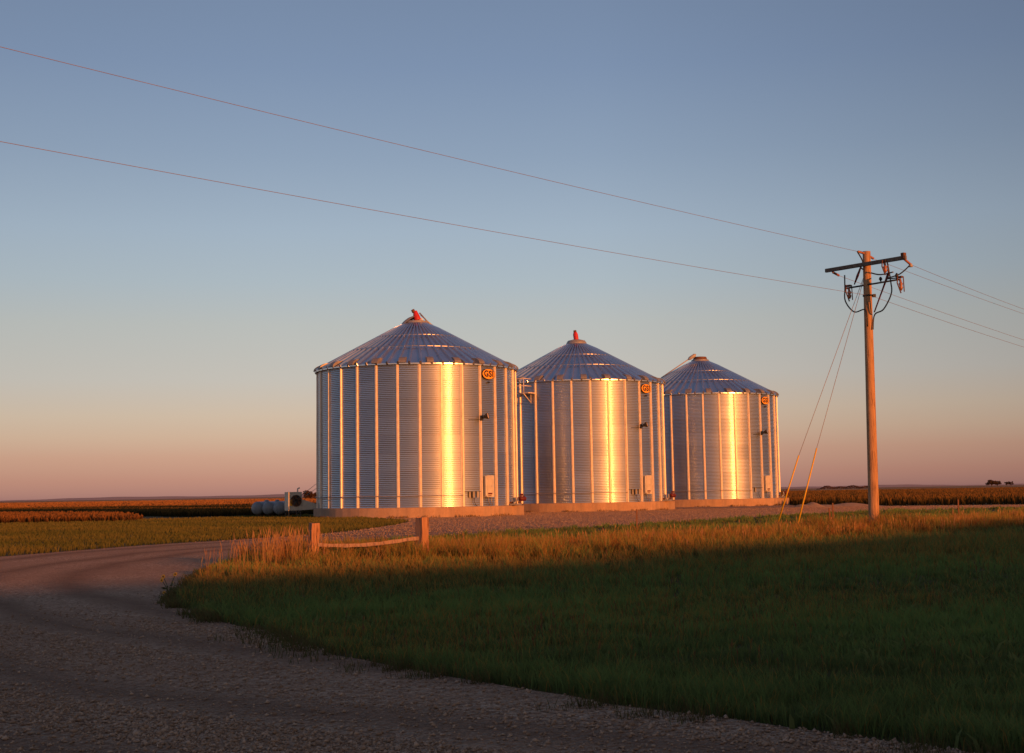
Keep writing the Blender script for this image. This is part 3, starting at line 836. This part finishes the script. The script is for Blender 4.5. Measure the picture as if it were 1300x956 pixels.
# ------------------------------------------------------------------ fence piece and stakes
def fence():
    root = empty('rail_fence', (-3.2, 31, 0)); tag(root, 'short wooden fence of two squared posts and one sagging rail', 'fence')
    def post(x, w, dp, h, rz, leanx, seed):
        r = random.Random(seed); bm = bmesh.new(); bmesh.ops.create_cube(bm, size=1)
        bmesh.ops.bevel(bm, geom=[e for e in bm.edges if abs(e.verts[0].co.z - e.verts[1].co.z) > .5], offset=.05, segments=2, affect='EDGES')
        bmesh.ops.subdivide_edges(bm, edges=[e for e in bm.edges if abs(e.verts[0].co.z - e.verts[1].co.z) > .5], cuts=6)
        for v in bm.verts:
            v.co = Vector((v.co.x * w + r.uniform(-.008, .008), v.co.y * dp + r.uniform(-.008, .008), (v.co.z + .5) * (h + .15) - .15 + (r.uniform(-.02, .02) if v.co.z > .45 else 0)))
            v.co.x += leanx * max(v.co.z, 0)
        bm.transform(Matrix.Translation((x, 0, 0)) @ Matrix.Rotation(rz, 4, 'Z'))
        me = bpy.data.meshes.new('post'); bm.to_mesh(me); bm.free(); me.materials.append(M['tie'])
        o = bpy.data.objects.new('post', me); COL.objects.link(o); o.parent = root
    post(-1.16, .19, .20, .92, R(28), .02, 1)
    post(1.18, .20, .21, 1.00, R(45), .02, 2)
    q = MB(); n = 16; vs = []; fs = []
    for i in range(n + 1):
        u = i / n; x = -1.12 + u * 2.24; y = -.02 - .04 * math.sin(u * 3.0)
        z = .452 + .10 * u - .075 * math.sin(math.pi * min(1, u * 1.05)) * (1 - .2 * u) + .004 * math.sin(i * 2.3)
        hh, ww = .042 + .004 * math.sin(i * 1.7), .035
        vs += [(x, y - ww, z - hh * .8), (x, y - ww * .8, z + hh), (x, y + ww, z + hh * .8), (x, y + ww * .9, z - hh)]
    for i in range(n):
        for k in range(4): fs.append((i * 4 + k, i * 4 + (k + 1) % 4, (i + 1) * 4 + (k + 1) % 4, (i + 1) * 4 + k))
    fs += [(0, 1, 2, 3), tuple(n * 4 + k for k in (3, 2, 1, 0))]
    q.add(vs, fs); q.build('rail', M['rail'], root)
fence()
for (x, y, h), lab, lean in (((4.76, 56, .78), 'thin rusty stake in the grass in front of the middle bin', .01), ((11.88, 54, .74), 'shorter of two thin stakes in the grass left of the power pole', -.03),
                       ((12.07, 54.4, .92), 'taller of two thin stakes in the grass left of the power pole', .02), ((18.59, 60, .92), 'lone thin stake in the grass far right of the power pole', .0)):
    q = MB(); poly = [(-.03, -.006), (.03, -.006), (.03, .006), (.006, .008), (.006, .045), (-.006, .045), (-.006, .008), (-.03, .006)]
    n = len(poly); vs = [(a, b, -.1) for a, b in poly] + [(a + lean, b, h) for a, b in poly]
    q.add(vs, [tuple(range(n)), tuple(reversed(range(n, 2 * n)))] + [(i, i + n, (i + 1) % n + n, (i + 1) % n) for i in range(n)])
    o = q.build('stake', M['rust']); o.location = (x, y, 0); o.rotation_euler = (0, 0, R(25)); tag(o, lab, 'stake', 'stakes in the roadside grass')

# soil heaps by the crop field
for (x, y, w, d_, h), lab in (((23.2, 112.5, 1.5, 1.0, .34), 'small pale sandy soil heap beside the right bin at the crop edge'), ((26.0, 113.2, 3.6, 1.2, .26), 'long low soil heap between the sandy heap and the power pole')):
    q = MB(); nx, ny = 22, 12; vs = []; fs = []
    for i in range(nx + 1):
        for j in range(ny + 1):
            u, v = i / nx * 2 - 1, j / ny * 2 - 1; rr = math.sqrt(u * u + v * v)
            z = h * max(0, 1 - rr ** 1.5) * (1 + .3 * math.sin(u * 7 + v * 3)) - .02
            vs.append((u * w, v * d_, z))
    for i in range(nx):
        for j in range(ny): a = i * (ny + 1) + j; fs.append((a, a + ny + 1, a + ny + 2, a + 1))
    q.add(vs, fs, True); o = q.build('soil_heap', M['sand']); o.location = (x, y, 0); tag(o, lab, 'soil heap', 'soil heaps at the crop edge')

# ------------------------------------------------------------------ trees far off
def tree(name, x, y, w, h, trunk, label, group, seed, dark=(.055, .040, .032), tip=(.11, .072, .050)):  # default crown colours have distance haze mixed in
    root = empty(name, (x, y, 0)); tag(root, label, 'tree', group)
    r = np.random.default_rng(seed)
    mb = MB(); mb.tube([(0, 0, -.2), (.02 * w, 0, trunk), (.0, .02 * w, h * .6)], [.05 * h + .05, .04 * h, .015 * h], 8)
    for k in range(5):
        a = k * 1.3; mb.tube([(0, 0, trunk * (.8 + .1 * k)), (math.cos(a) * w * .22, math.sin(a) * w * .22, h * .55), (math.cos(a) * w * .34, math.sin(a) * w * .34, h * .72)], [.025 * h, .016 * h, .008 * h], 6)
    mb.build('trunk', M['bark'], root)
    nc = 14; cl = []
    for k in range(nc):
        a = r.uniform(0, 6.28); q = math.sqrt(r.uniform(0, 1)) * .36 * w
        cl.append((math.cos(a) * q, math.sin(a) * q, r.uniform(trunk + .12 * h, h * .86 - .35 * q / w * h), r.uniform(.12, .2) * w))
    N = 2200; c = np.array(cl)[r.integers(0, nc, N)]
    p = r.normal(size=(N, 3)); p /= np.linalg.norm(p, axis=1)[:, None]
    p *= (r.uniform(0, 1, N) ** .45)[:, None] * c[:, 3:4]; p[:, 2] *= .75
    cen = c[:, :3] + p; cen[:, 2] = np.clip(cen[:, 2], trunk * .5, h)
    s = r.uniform(.025, .05, N) * w
    u = r.normal(size=(N, 3)); u /= np.linalg.norm(u, axis=1)[:, None]; v = np.cross(u, r.normal(size=(N, 3))); v /= np.linalg.norm(v, axis=1)[:, None]
    V = np.stack([cen - u * s[:, None], cen + v * s[:, None] * .6, cen + u * s[:, None], cen - v * s[:, None] * .6], 1).reshape(-1, 3)
    k = np.clip(r.uniform(0, .6, N) + .5 * (cen[:, 2] - trunk) / h, 0, 1)[:, None]
    cc = np.repeat(np.array(dark) * (1 - k) + np.array(tip) * k, 4, 0)
    o = np_mesh('crown', V, None, np.arange(4 * N).reshape(-1, 4), cc, M['treeleaf']); o.parent = root
GT = 'trees on the far right horizon'
tree('tree', 500.5, 1500, 12, 8.2, 1.2, 'broadest dark tree on the far right horizon', GT, 1)
tree('tree', 507.5, 1503, 9, 7.0, 1.0, 'second dark tree, right beside the broadest one on the horizon', GT, 2)
tree('tree', 516.5, 1500, 5.5, 5.6, .9, 'small dark tree in the middle of the right horizon clump', GT, 3)
tree('tree', 523.0, 1506, 6, 6.0, 1.0, 'rightmost small dark tree of the horizon clump', GT, 4)
tree('tree', -71.4, 500, 5.6, 4.0, .5, 'lone reddish brown tree showing behind the left edge of the nearest bin', None, 5, (.05, .03, .022), (.12, .065, .045))

def far_wood(name, x0, x1, y, h, n, seed):
    r = np.random.default_rng(seed); N = n
    x = r.uniform(x0, x1, N); e = np.clip(np.minimum(x - x0, x1 - x) / (.12 * (x1 - x0)), .15, 1)
    top = h * e * (.7 + .3 * np.sin(x * .35 + seed) * np.sin(x * .11))
    z = top * np.sqrt(r.uniform(0, 1, N)); yy = y + r.uniform(-6, 6, N); s = r.uniform(.35, .8, N) * h * .2
    u = r.normal(size=(N, 3)); u /= np.linalg.norm(u, axis=1)[:, None]; v = np.cross(u, r.normal(size=(N, 3))); v /= np.linalg.norm(v, axis=1)[:, None]
    c = np.stack([x, yy, z], 1)
    V = np.stack([c - u * s[:, None], c + v * s[:, None], c + u * s[:, None], c - v * s[:, None]], 1).reshape(-1, 3)
    cc = np.repeat(np.array([[.13, .080, .072]]) * r.uniform(.7, 1.3, (N, 1)), 4, 0)  # haze of the distance is put into this leaf colour
    tag(np_mesh(name, V, None, np.arange(4 * N).reshape(-1, 4), cc, M['treeleaf']), 'dark low line of far-off trees on the right horizon left of the pole', 'far trees', kind='stuff')
far_wood('distant_trees', 318, 378, 1500, 3.6, 2500, 3)

# ------------------------------------------------------------------ blades
def blades(name, x, y, h, w, lean, cb, ct, mat, label, cat, z0=None):
    N = len(x); a = .69 + rng.normal(0, .75, N)          # blades stand mostly side on to the low sun
    # mostly facing across the view so that each blade shows its width
    dx, dy = np.cos(a), np.sin(a)
    la = rng.uniform(0, 2 * np.pi, N); lx, ly = np.cos(la) * lean * h, np.sin(la) * lean * h
    z = np.zeros(N) if z0 is None else z0
    V = np.empty((N, 5, 3)); hw = w / 2
    V[:, 0] = np.stack([x - dx * hw, y - dy * hw, z], 1); V[:, 1] = np.stack([x + dx * hw, y + dy * hw, z], 1)
    mx, my, mz = x + lx * .35, y + ly * .35, z + h * .58
    V[:, 2] = np.stack([mx + dx * hw * .8, my + dy * hw * .8, mz], 1); V[:, 3] = np.stack([mx - dx * hw * .8, my - dy * hw * .8, mz], 1)
    V[:, 4] = np.stack([x + lx, y + ly, z + h * np.sqrt(np.maximum(1 - lean ** 2 * .6, .2))], 1)
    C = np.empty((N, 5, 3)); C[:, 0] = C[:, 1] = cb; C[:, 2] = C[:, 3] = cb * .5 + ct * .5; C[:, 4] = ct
    i = np.arange(N)[:, None] * 5
    Q = i + np.array([[0, 1, 2, 3]]); T = i + np.array([[3, 2, 4]])
    o = np_mesh(name, V.reshape(-1, 3), T, Q, C.reshape(-1, 3), mat)
    tag(o, label, cat, kind='stuff'); return o

def sample(n, y0, y1, power, poly, margin=.44, xmin=None, xmax=None):
    """points inside poly, area density falling as y**-power"""
    X = []; Y = []; got = 0
    e = 2 - power
    while got < n:
        m = n * 2
        u = rng.uniform(0, 1, m)
        yy = (y0 ** e + u * (y1 ** e - y0 ** e)) ** (1 / e) if abs(e) > 1e-6 else y0 * (y1 / y0) ** u
        xx = rng.uniform(-1, 1, m) * margin * (yy + 1.5)
        if xmin is not None: xx = rng.uniform(xmin, xmax, m)
        k = in_poly(xx, yy, poly); X.append(xx[k]); Y.append(yy[k]); got += k.sum()
        if k.sum() < m * .002: break
    return np.concatenate(X)[:n], np.concatenate(Y)[:n]

def tufted(x, y, per, spread):
    """gather loose points into tufts; also gives each point its tuft number"""
    n = len(x); c = rng.integers(0, max(1, n // per), n)
    r = spread * (.6 + .8 * rng.uniform(0, 1, n)) * np.maximum(1, y[c] / 35)
    return x[c] + rng.normal(size=n) * r, y[c] + rng.normal(size=n) * r * 1.3, c

def tall_amount(x, y):
    """1 inside the strip of uncut grass, falling to 0 outside"""
    P = np.array([(-6.0, 32.6), (-4.2, 32.2), (-1.5, 33.2), (1.6, 35.2), (5.6, 40.0), (10.4, 45.2), (13.8, 49.4), (18.8, 54.5), (30, 68), (60, 98)])
    Wd = np.array([2.2, 3.2, 3.5, 3.7, 3.5, 3.4, 3.8, 4.0, 5, 7])
    best = np.zeros(len(x))
    for i in range(len(P) - 1):
        a, b = P[i], P[i + 1]; d = b - a; L = (d ** 2).sum()
        u = np.clip(((x - a[0]) * d[0] + (y - a[1]) * d[1]) / L, 0, 1)
        dist = np.hypot(x - a[0] - u * d[0], y - a[1] - u * d[1]); w = Wd[i] * (1 - u) + Wd[i + 1] * u
        dist = dist + wob(x, y, .9, .7) * .7 + wob(x, y, 2.7, 2.0) * .35
        best = np.maximum(best, np.clip((w - dist) / 1.6, 0, 1))
    return best

GREEN_D, GREEN_L = np.array([.088, .114, .044]), np.array([.146, .232, .070])
OLIVE, STRAW, RUST_ = np.array([.33, .235, .058]), np.array([.74, .44, .15]), np.array([.58, .26, .085])
def mixc(a, b, k): return a * (1 - k[:, None]) + b * k[:, None]

# short verge grass
x, y = sample(330000, 7.6, 96, 2.35, verge_poly); x, y, tv = tufted(x, y, 14, .055); tv_r = rng.normal(0, 1, tv.max() + 1)[tv]; ins = in_poly(x, y, verge_poly); x, y, tv_r = x[ins], y[ins], tv_r[ins]
ta = tall_amount(x, y); keep = rng.uniform(0, 1, len(x)) > ta * .75; x, y, ta, tv_r = x[keep], y[keep], ta[keep], tv_r[keep]
N = len(x); nz = wob(x, y, .55, 1.1) * .5 + wob(x, y, 1.9, .3) * .3 + .35 * tv_r + rng.normal(0, .15, N)
side = np.clip(1 - np.abs((y - 27.5 - .62 * (x + 1)) / (4.5 + .12 * y)), 0, 1); 
h = np.clip(.105 + .055 * nz + .03 * wob(x, y, 4.1, 2), .03, .34) * rng.uniform(.6, 1.4, N) + .12 * ta
h *= np.where(y > 30, 1.25, 1) * (1 + .9 * side)
w = np.maximum(.0042, y * .00052) * rng.uniform(.7, 1.4, N)
k = np.clip(.45 + .6 * nz + .35 * wob(x, y, .33, 2.6), 0, 1); dry = (rng.uniform(0, 1, N) < .07 + .22 * np.clip(wob(x, y, .45, 4.0) + .3, 0, 1) * (y < 40) + .25 * ta + .55 * side)
ct = mixc(GREEN_D * 1.3, GREEN_L * 1.25, k); ct[dry] = (OLIVE * .55 + STRAW * .25)
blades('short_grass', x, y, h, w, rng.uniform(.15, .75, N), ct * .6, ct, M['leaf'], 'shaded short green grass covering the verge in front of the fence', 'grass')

# uncut dry grass
x, y = sample(460000, 23, 75, 1.9, verge_poly); x, y, tu = tufted(x, y, 26, .085); tu_r = rng.normal(0, 1, tu.max() + 1)[tu]; tu_c = rng.uniform(0, 1, tu.max() + 1)[tu]
ta = tall_amount(x, y); keep = (rng.uniform(0, 1, len(x)) < ta ** 1.2) & in_poly(x, y, verge_poly); x, y, ta, tu_r, tu_c = x[keep], y[keep], ta[keep], tu_r[keep], tu_c[keep]
N = len(x); cl = wob(x, y, 1.5, .9) * .4 + wob(x, y, 4.3, 1.9) * .25 + .42 * tu_r
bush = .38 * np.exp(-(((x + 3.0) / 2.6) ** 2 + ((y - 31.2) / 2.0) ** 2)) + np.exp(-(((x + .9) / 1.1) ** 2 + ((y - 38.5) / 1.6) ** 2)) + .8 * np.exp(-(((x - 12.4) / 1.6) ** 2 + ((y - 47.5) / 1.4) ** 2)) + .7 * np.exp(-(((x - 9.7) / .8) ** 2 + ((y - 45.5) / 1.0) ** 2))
h = np.clip(.14 + .17 * ta + .20 * cl + .34 * bush, .05, .95) * rng.uniform(.45, 1.3, N)
w = np.maximum(.006, y * .00048) * rng.uniform(.6, 1.3, N)
k = np.clip(.45 + .5 * cl + rng.normal(0, .25, N), 0, 1)
ct = mixc(OLIVE * 1.0, STRAW * .62, k); q = tu_c < .2; ct[q] = RUST_ * .7; g_ = tu_c > .62; ct[g_] = OLIVE * .75 + GREEN_L * .4
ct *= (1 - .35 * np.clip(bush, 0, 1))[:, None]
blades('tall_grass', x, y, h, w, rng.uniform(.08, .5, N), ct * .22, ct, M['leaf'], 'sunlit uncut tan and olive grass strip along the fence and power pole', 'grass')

# seed stalks: thin stem with a plume
def stalks(name, x, y, h, label, tone=1.0):
    N = len(x); la = rng.uniform(0, 6.28, N); lx, ly = np.cos(la) * .16 * h, np.sin(la) * .16 * h
    sw = np.maximum(.0018, y * .00013); pw = np.maximum(.006, y * .00026) * rng.uniform(.6, 1.4, N)
    V = np.empty((N, 8, 3))
    def at(u, o): return np.stack([x + lx * u * u + o, y + ly * u * u, h * u], 1)
    V[:, 0] = at(0, -sw); V[:, 1] = at(0, sw); V[:, 2] = at(.74, sw); V[:, 3] = at(.74, -sw)
    V[:, 4] = at(.72, 0 * sw); V[:, 5] = at(.84, pw); V[:, 6] = at(1.0, 0 * sw); V[:, 7] = at(.84, -pw)
    c = tone * mixc(STRAW * .65, np.array([.32, .165, .10]), rng.uniform(0, 1, N)); C = np.empty((N, 8, 3)); C[:, :2] = (c * .6)[:, None]; C[:, 2:] = c[:, None]
    i = np.arange(N)[:, None] * 8
    Q = np.concatenate([i + np.array([[0, 1, 2, 3]]), i + np.array([[4, 5, 6, 7]])])
    tag(np_mesh(name, V.reshape(-1, 3), None, Q, C.reshape(-1, 3), M['leaf']), label, 'grass', kind='stuff')
x, y = sample(26000, 25, 70, 1.6, verge_poly); ta = tall_amount(x, y)
pr = ta * (.05 + .16 * np.clip(wob(x, y, 1.1, 5), 0, 1)) + ta * .5 * np.exp(-(((x + 5.0) / 1.3) ** 2 + ((y - 31.5) / 2.5) ** 2)); keep = rng.uniform(0, 1, len(x)) < pr
x, y = x[keep], y[keep]
extra = rng.normal(size=(230, 2)) * np.array([.42, 1.3]) + np.array([-5.05, 31.2]); ke = in_poly(extra[:, 0], extra[:, 1], verge_poly)
ex2 = rng.normal(size=(30, 2)) * np.array([.5, 1.5]) + np.array([-5.2, 26.5]); k2 = in_poly(ex2[:, 0], ex2[:, 1], verge_poly)
x = np.concatenate([x, extra[ke, 0], ex2[k2, 0]]); y = np.concatenate([y, extra[ke, 1], ex2[k2, 1]])
h = rng.uniform(.35, .6, len(x)); h[-(ke.sum() + k2.sum()):] *= 1.5
stalks('seed_stalks', x, y, h, 'thin tan seed stalks standing above the uncut grass by the left fence post')

# sunlit grass west of the drive
x, y = sample(130000, 36, 112, 1.7, west_poly, xmin=-60, xmax=-4)
N = len(x); nz = wob(x, y, .35, 2.2) * .5 + wob(x, y, 1.2, .6) * .35 + rng.normal(0, .25, N)
h = np.clip(.13 + .05 * nz, .05, .4) * rng.uniform(.6, 1.4, N); w = np.maximum(.006, y * .0006) * rng.uniform(.7, 1.4, N)
ct = mixc(np.array([.085, .108, .03]), np.array([.22, .185, .058]), np.clip(.45 + .5 * nz, 0, 1))
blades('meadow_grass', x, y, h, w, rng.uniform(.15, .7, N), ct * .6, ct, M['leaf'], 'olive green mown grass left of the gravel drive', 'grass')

# weeds straggling over the gravel edge
ve = np.array(verge_edge[:90]); i = rng.integers(0, len(ve), 1100).repeat(13); nn_ = len(i); off_ = np.abs(rng.normal(0, .20, 1100)).repeat(13) * np.where(ve[i, 1] > 17.5, .35, 1.0); x = ve[i, 0] - off_ + rng.normal(0, .06, nn_); y = ve[i, 1] - off_ * .4 + rng.normal(0, .08, nn_)
k = (y > 7.5) & (wob(x, y, 2.3, 3.3) > -.25); x, y = x[k], y[k]; N = len(x)
ct = mixc(GREEN_D * 1.3, np.array([.17, .11, .055]), rng.uniform(0, 1, N))
blades('edge_weeds', x, y, rng.uniform(.04, .16, N), np.maximum(.004, y * .0005), rng.uniform(.35, .9, N), ct * .6, ct, M['leaf'], 'sparse brown weeds along the edge of the gravel drive', 'weeds')

# stray stalks and broad-leaved weeds through the mown verge
x, y = sample(2200, 11.5, 36, 1.5, verge_poly); k = wob(x, y, .7, 6.0) + rng.normal(0, .4, len(x)) > .1; x, y = x[k], y[k]
stalks('stray_stalks', x, y, rng.uniform(.12, .30, len(x)), 'scattered thin brown stalks standing out of the shaded short grass', .5)  # tone darkens the stalks: the verge shade is painted into them
x, y = sample(900, 8.2, 34, 1.9, verge_poly); k = wob(x, y, .5, 8.0) > -.1; x, y = x[k], y[k]; nb = 9
x, y = np.repeat(x, nb) + rng.normal(0, .05, len(x) * nb), np.repeat(y, nb) + rng.normal(0, .05, len(x) * nb); N = len(x)
ct = mixc(np.array([.10, .15, .055]), np.array([.19, .22, .08]), rng.uniform(0, 1, N))
blades('broad_weeds', x, y, rng.uniform(.08, .17, N), rng.uniform(.018, .04, N), rng.uniform(.5, .95, N), ct * .75, ct, M['leaf'], 'low broad leaved weeds dotted through the shaded short grass', 'weeds')
# thin weeds and blown soil against the concrete footings
X, Y = [], []
for (bx, by), _, _ in BINS:
    a = R(1) * rng.uniform(-75, 80, 420); a = a[wob(a * 14, a * 3, 1.0, bx) > -.1]; rr_ = 7.2 + np.abs(rng.normal(0, .14, len(a)))
    X.append(bx + rr_ * np.sin(a)); Y.append(by - rr_ * np.cos(a))
x, y = np.concatenate(X), np.concatenate(Y); N = len(x)
ct = mixc(OLIVE * .6, STRAW * .6, rng.uniform(0, 1, N))
blades('footing_weeds', x, y, rng.uniform(.05, .24, N), rng.uniform(.03, .06, N), rng.uniform(.3, .8, N), ct * .5, ct, M['leaf'], 'thin dry weeds growing against the concrete bin footings', 'weeds')

# ------------------------------------------------------------------ crop fields
def crop(name, poly, n, y0, y1, power, hgt, wid, base, mid, tip, label, xmin, xmax, seed):
    x, y = sample(n, y0, y1, power, poly, xmin=xmin, xmax=xmax); N = len(x)
    s = np.maximum(1, y / 160)
    nz = wob(x, y, .06, seed) * .4 + wob(x, y * 3, .21, seed + 1) * .3 + rng.normal(0, .3, N)
    h = hgt * rng.uniform(.7, 1.12, N) * (1 + .03 * wob(x, y, .3, seed))
    a = rng.uniform(0, 6.28, N); w = wid * s * rng.uniform(.6, 1.3, N); dx, dy = np.cos(a) * w / 2, np.sin(a) * w / 2
    lx, ly = rng.normal(0, .12, N), rng.normal(0, .12, N)
    V = np.empty((N, 6, 3))
    V[:, 0] = np.stack([x - dx * .6, y - dy * .6, 0 * x], 1); V[:, 1] = np.stack([x + dx * .6, y + dy * .6, 0 * x], 1)
    V[:, 2] = np.stack([x + dx + lx * .5, y + dy + ly * .5, h * .62], 1); V[:, 3] = np.stack([x - dx + lx * .5, y - dy + ly * .5, h * .62], 1)
    V[:, 4] = np.stack([x + dx * .35 + lx, y + dy * .35 + ly, h], 1); V[:, 5] = np.stack([x - dx * .35 + lx, y - dy * .35 + ly, h * .95], 1)
    k = np.clip(.5 + .5 * nz, 0, 1)
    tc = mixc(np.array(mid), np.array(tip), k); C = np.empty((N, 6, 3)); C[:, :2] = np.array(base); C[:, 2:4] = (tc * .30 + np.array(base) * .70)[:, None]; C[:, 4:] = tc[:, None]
    i = np.arange(N)[:, None] * 6; Q = np.concatenate([i + np.array([[0, 1, 2, 3]]), i + np.array([[3, 2, 4, 5]])])
    tag(np_mesh(name, V.reshape(-1, 3), None, Q, C.reshape(-1, 3), M['crop']), label, 'crop', kind='stuff')
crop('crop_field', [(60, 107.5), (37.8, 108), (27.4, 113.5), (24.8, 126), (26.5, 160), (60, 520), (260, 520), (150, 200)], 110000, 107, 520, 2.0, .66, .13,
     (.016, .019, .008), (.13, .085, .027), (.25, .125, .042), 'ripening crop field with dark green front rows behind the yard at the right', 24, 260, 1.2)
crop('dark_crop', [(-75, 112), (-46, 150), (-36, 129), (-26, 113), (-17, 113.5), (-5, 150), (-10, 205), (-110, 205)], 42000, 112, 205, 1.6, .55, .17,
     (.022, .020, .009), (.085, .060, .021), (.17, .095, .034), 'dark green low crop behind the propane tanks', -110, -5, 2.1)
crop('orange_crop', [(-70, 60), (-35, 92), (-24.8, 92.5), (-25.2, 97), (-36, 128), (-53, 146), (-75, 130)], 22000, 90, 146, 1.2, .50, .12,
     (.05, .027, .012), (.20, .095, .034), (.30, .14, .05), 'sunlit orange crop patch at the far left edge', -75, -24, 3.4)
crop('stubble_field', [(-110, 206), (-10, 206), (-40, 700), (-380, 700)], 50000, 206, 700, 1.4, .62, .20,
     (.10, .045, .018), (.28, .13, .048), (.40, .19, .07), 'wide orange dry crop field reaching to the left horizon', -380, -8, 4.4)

# ------------------------------------------------------------------ loose stones on the near gravel
x, y = sample(60000, 8.0, 25, 2.3, gravel_poly); fx, fy = sample(60000, 48, 112, 1.2, gravel_poly, xmin=-12, xmax=45); nn = len(x); x = np.concatenate([x, fx]); y = np.concatenate([y, fy])
N = len(x); s = rng.lognormal(-4.55, .42, N) * np.where(y > 16, 1.25, 1); s = np.clip(s, .004, .024); s[nn:] = rng.uniform(.016, .036, N - nn)
rad = np.hypot(x - 17, y - 34) + .7
trk = np.min(np.abs(rad[:, None] - np.array([27.0, 28.7, 31.0, 32.8, 36.4, 38.2])[None]), 1) < .42
keep = ((wob(x, y, .6, 1.5) + rng.normal(0, .6, N)) > -.25) & ~(trk & (rng.uniform(0, 1, N) < .8)) & (rng.uniform(0, 1, N) > np.clip((y - 15) / 9, 0, 1)) | ((y > 40) & (rng.uniform(0, 1, N) < np.clip((y - 46) / 22, 0, .8))); x, y, s = x[keep], y[keep], s[keep]; N = len(x)
O = np.array([(1, 0, 0), (0, 1, 0), (-1, 0, 0), (0, -1, 0), (0, 0, .75), (0, 0, -.5)], float)
F8 = np.array([(0, 1, 4), (1, 2, 4), (2, 3, 4), (3, 0, 4), (1, 0, 5), (2, 1, 5), (3, 2, 5), (0, 3, 5)])
P = O[None] * rng.uniform(.55, 1.25, (N, 6, 3)) + rng.normal(0, .15, (N, 6, 3))
an = rng.uniform(0, 6.28, N); c_, s_ = np.cos(an)[:, None], np.sin(an)[:, None]
PX_, PY_ = P[..., 0] * c_ - P[..., 1] * s_, P[..., 0] * s_ + P[..., 1] * c_
V = np.stack([x[:, None] + PX_ * s[:, None], y[:, None] + PY_ * s[:, None], .006 + s[:, None] * (.35 + P[..., 2])], -1)
cc = mixc(np.array([.27, .18, .125]), np.array([.50, .36, .27]), rng.uniform(0, 1, N) ** 1.7)
tag(np_mesh('gravel_stones', V.reshape(-1, 3), (np.arange(N)[:, None, None] * 6 + F8[None]).reshape(-1, 3), None, np.repeat(cc, 6, 0), M['stone']), 'loose grey brown stones scattered over the gravel drive and yard', 'gravel', kind='stuff')

# ------------------------------------------------------------------ wild sunflowers at the verge tip
def sunflower():
    root = empty('wild_sunflower', (-5.30, 22.0, 0)); tag(root, 'wild sunflower plant with yellow blooms at the left tip of the grass verge', 'sunflower')
    heads = [(-.09, 0, .31, .034), (-.10, -.06, .26, .032), (.08, .05, .34, .034), (-.05, -.12, .08, .024), (.03, .1, .22, .016)]
    q = MB()
    for hx, hy, hz, r in heads: q.tube([(0, 0, 0), (hx * .4, hy * .4, hz * .6), (hx, hy, hz)], [.008, .006, .005], 6)
    q.build('stem', M['stem'], root)
    for hx, hy, hz, r in heads:
        X = Matrix.Translation((hx, hy, hz)) @ Matrix.Rotation(R(rnd.uniform(55, 95)), 4, 'X') @ Matrix.Rotation(R(rnd.uniform(-30, 40)), 4, 'Y')
        q = MB()
        for k in range(12):
            a = k * math.pi / 6; ca, sa = math.cos(a), math.sin(a)
            pts = [(r * .3, -.006), (r * .75, -r * .2), (r * 1.25, 0), (r * .75, r * .2), (r * .3, .006)]
            q.add([X @ Vector((p * ca - t * sa, p * sa + t * ca, .004 * (k % 2))) for p, t in pts], [(0, 1, 2, 3, 4)])
        fl = q.build('flower_head', M['petal'], root)
        q = MB(); q.lathe([(r * .42, 0), (r * .36, .012), (0, .016)], n=10, M=X); q.build('disc', M['rust'], fl)
    for k in range(7):
        a = k * .9; q = MB(); b = Vector((math.cos(a) * .03, math.sin(a) * .03, .05 + .02 * k)); e = b + Vector((math.cos(a) * .11, math.sin(a) * .11, .01)); sd = Vector((-math.sin(a), math.cos(a), 0)) * .025
        q.add([b, (b + e) / 2 + sd + Vector((0, 0, .02)), e, (b + e) / 2 - sd + Vector((0, 0, .02))], [(0, 1, 2, 3)]); q.build('leaf', M['stem'], root)
sunflower()
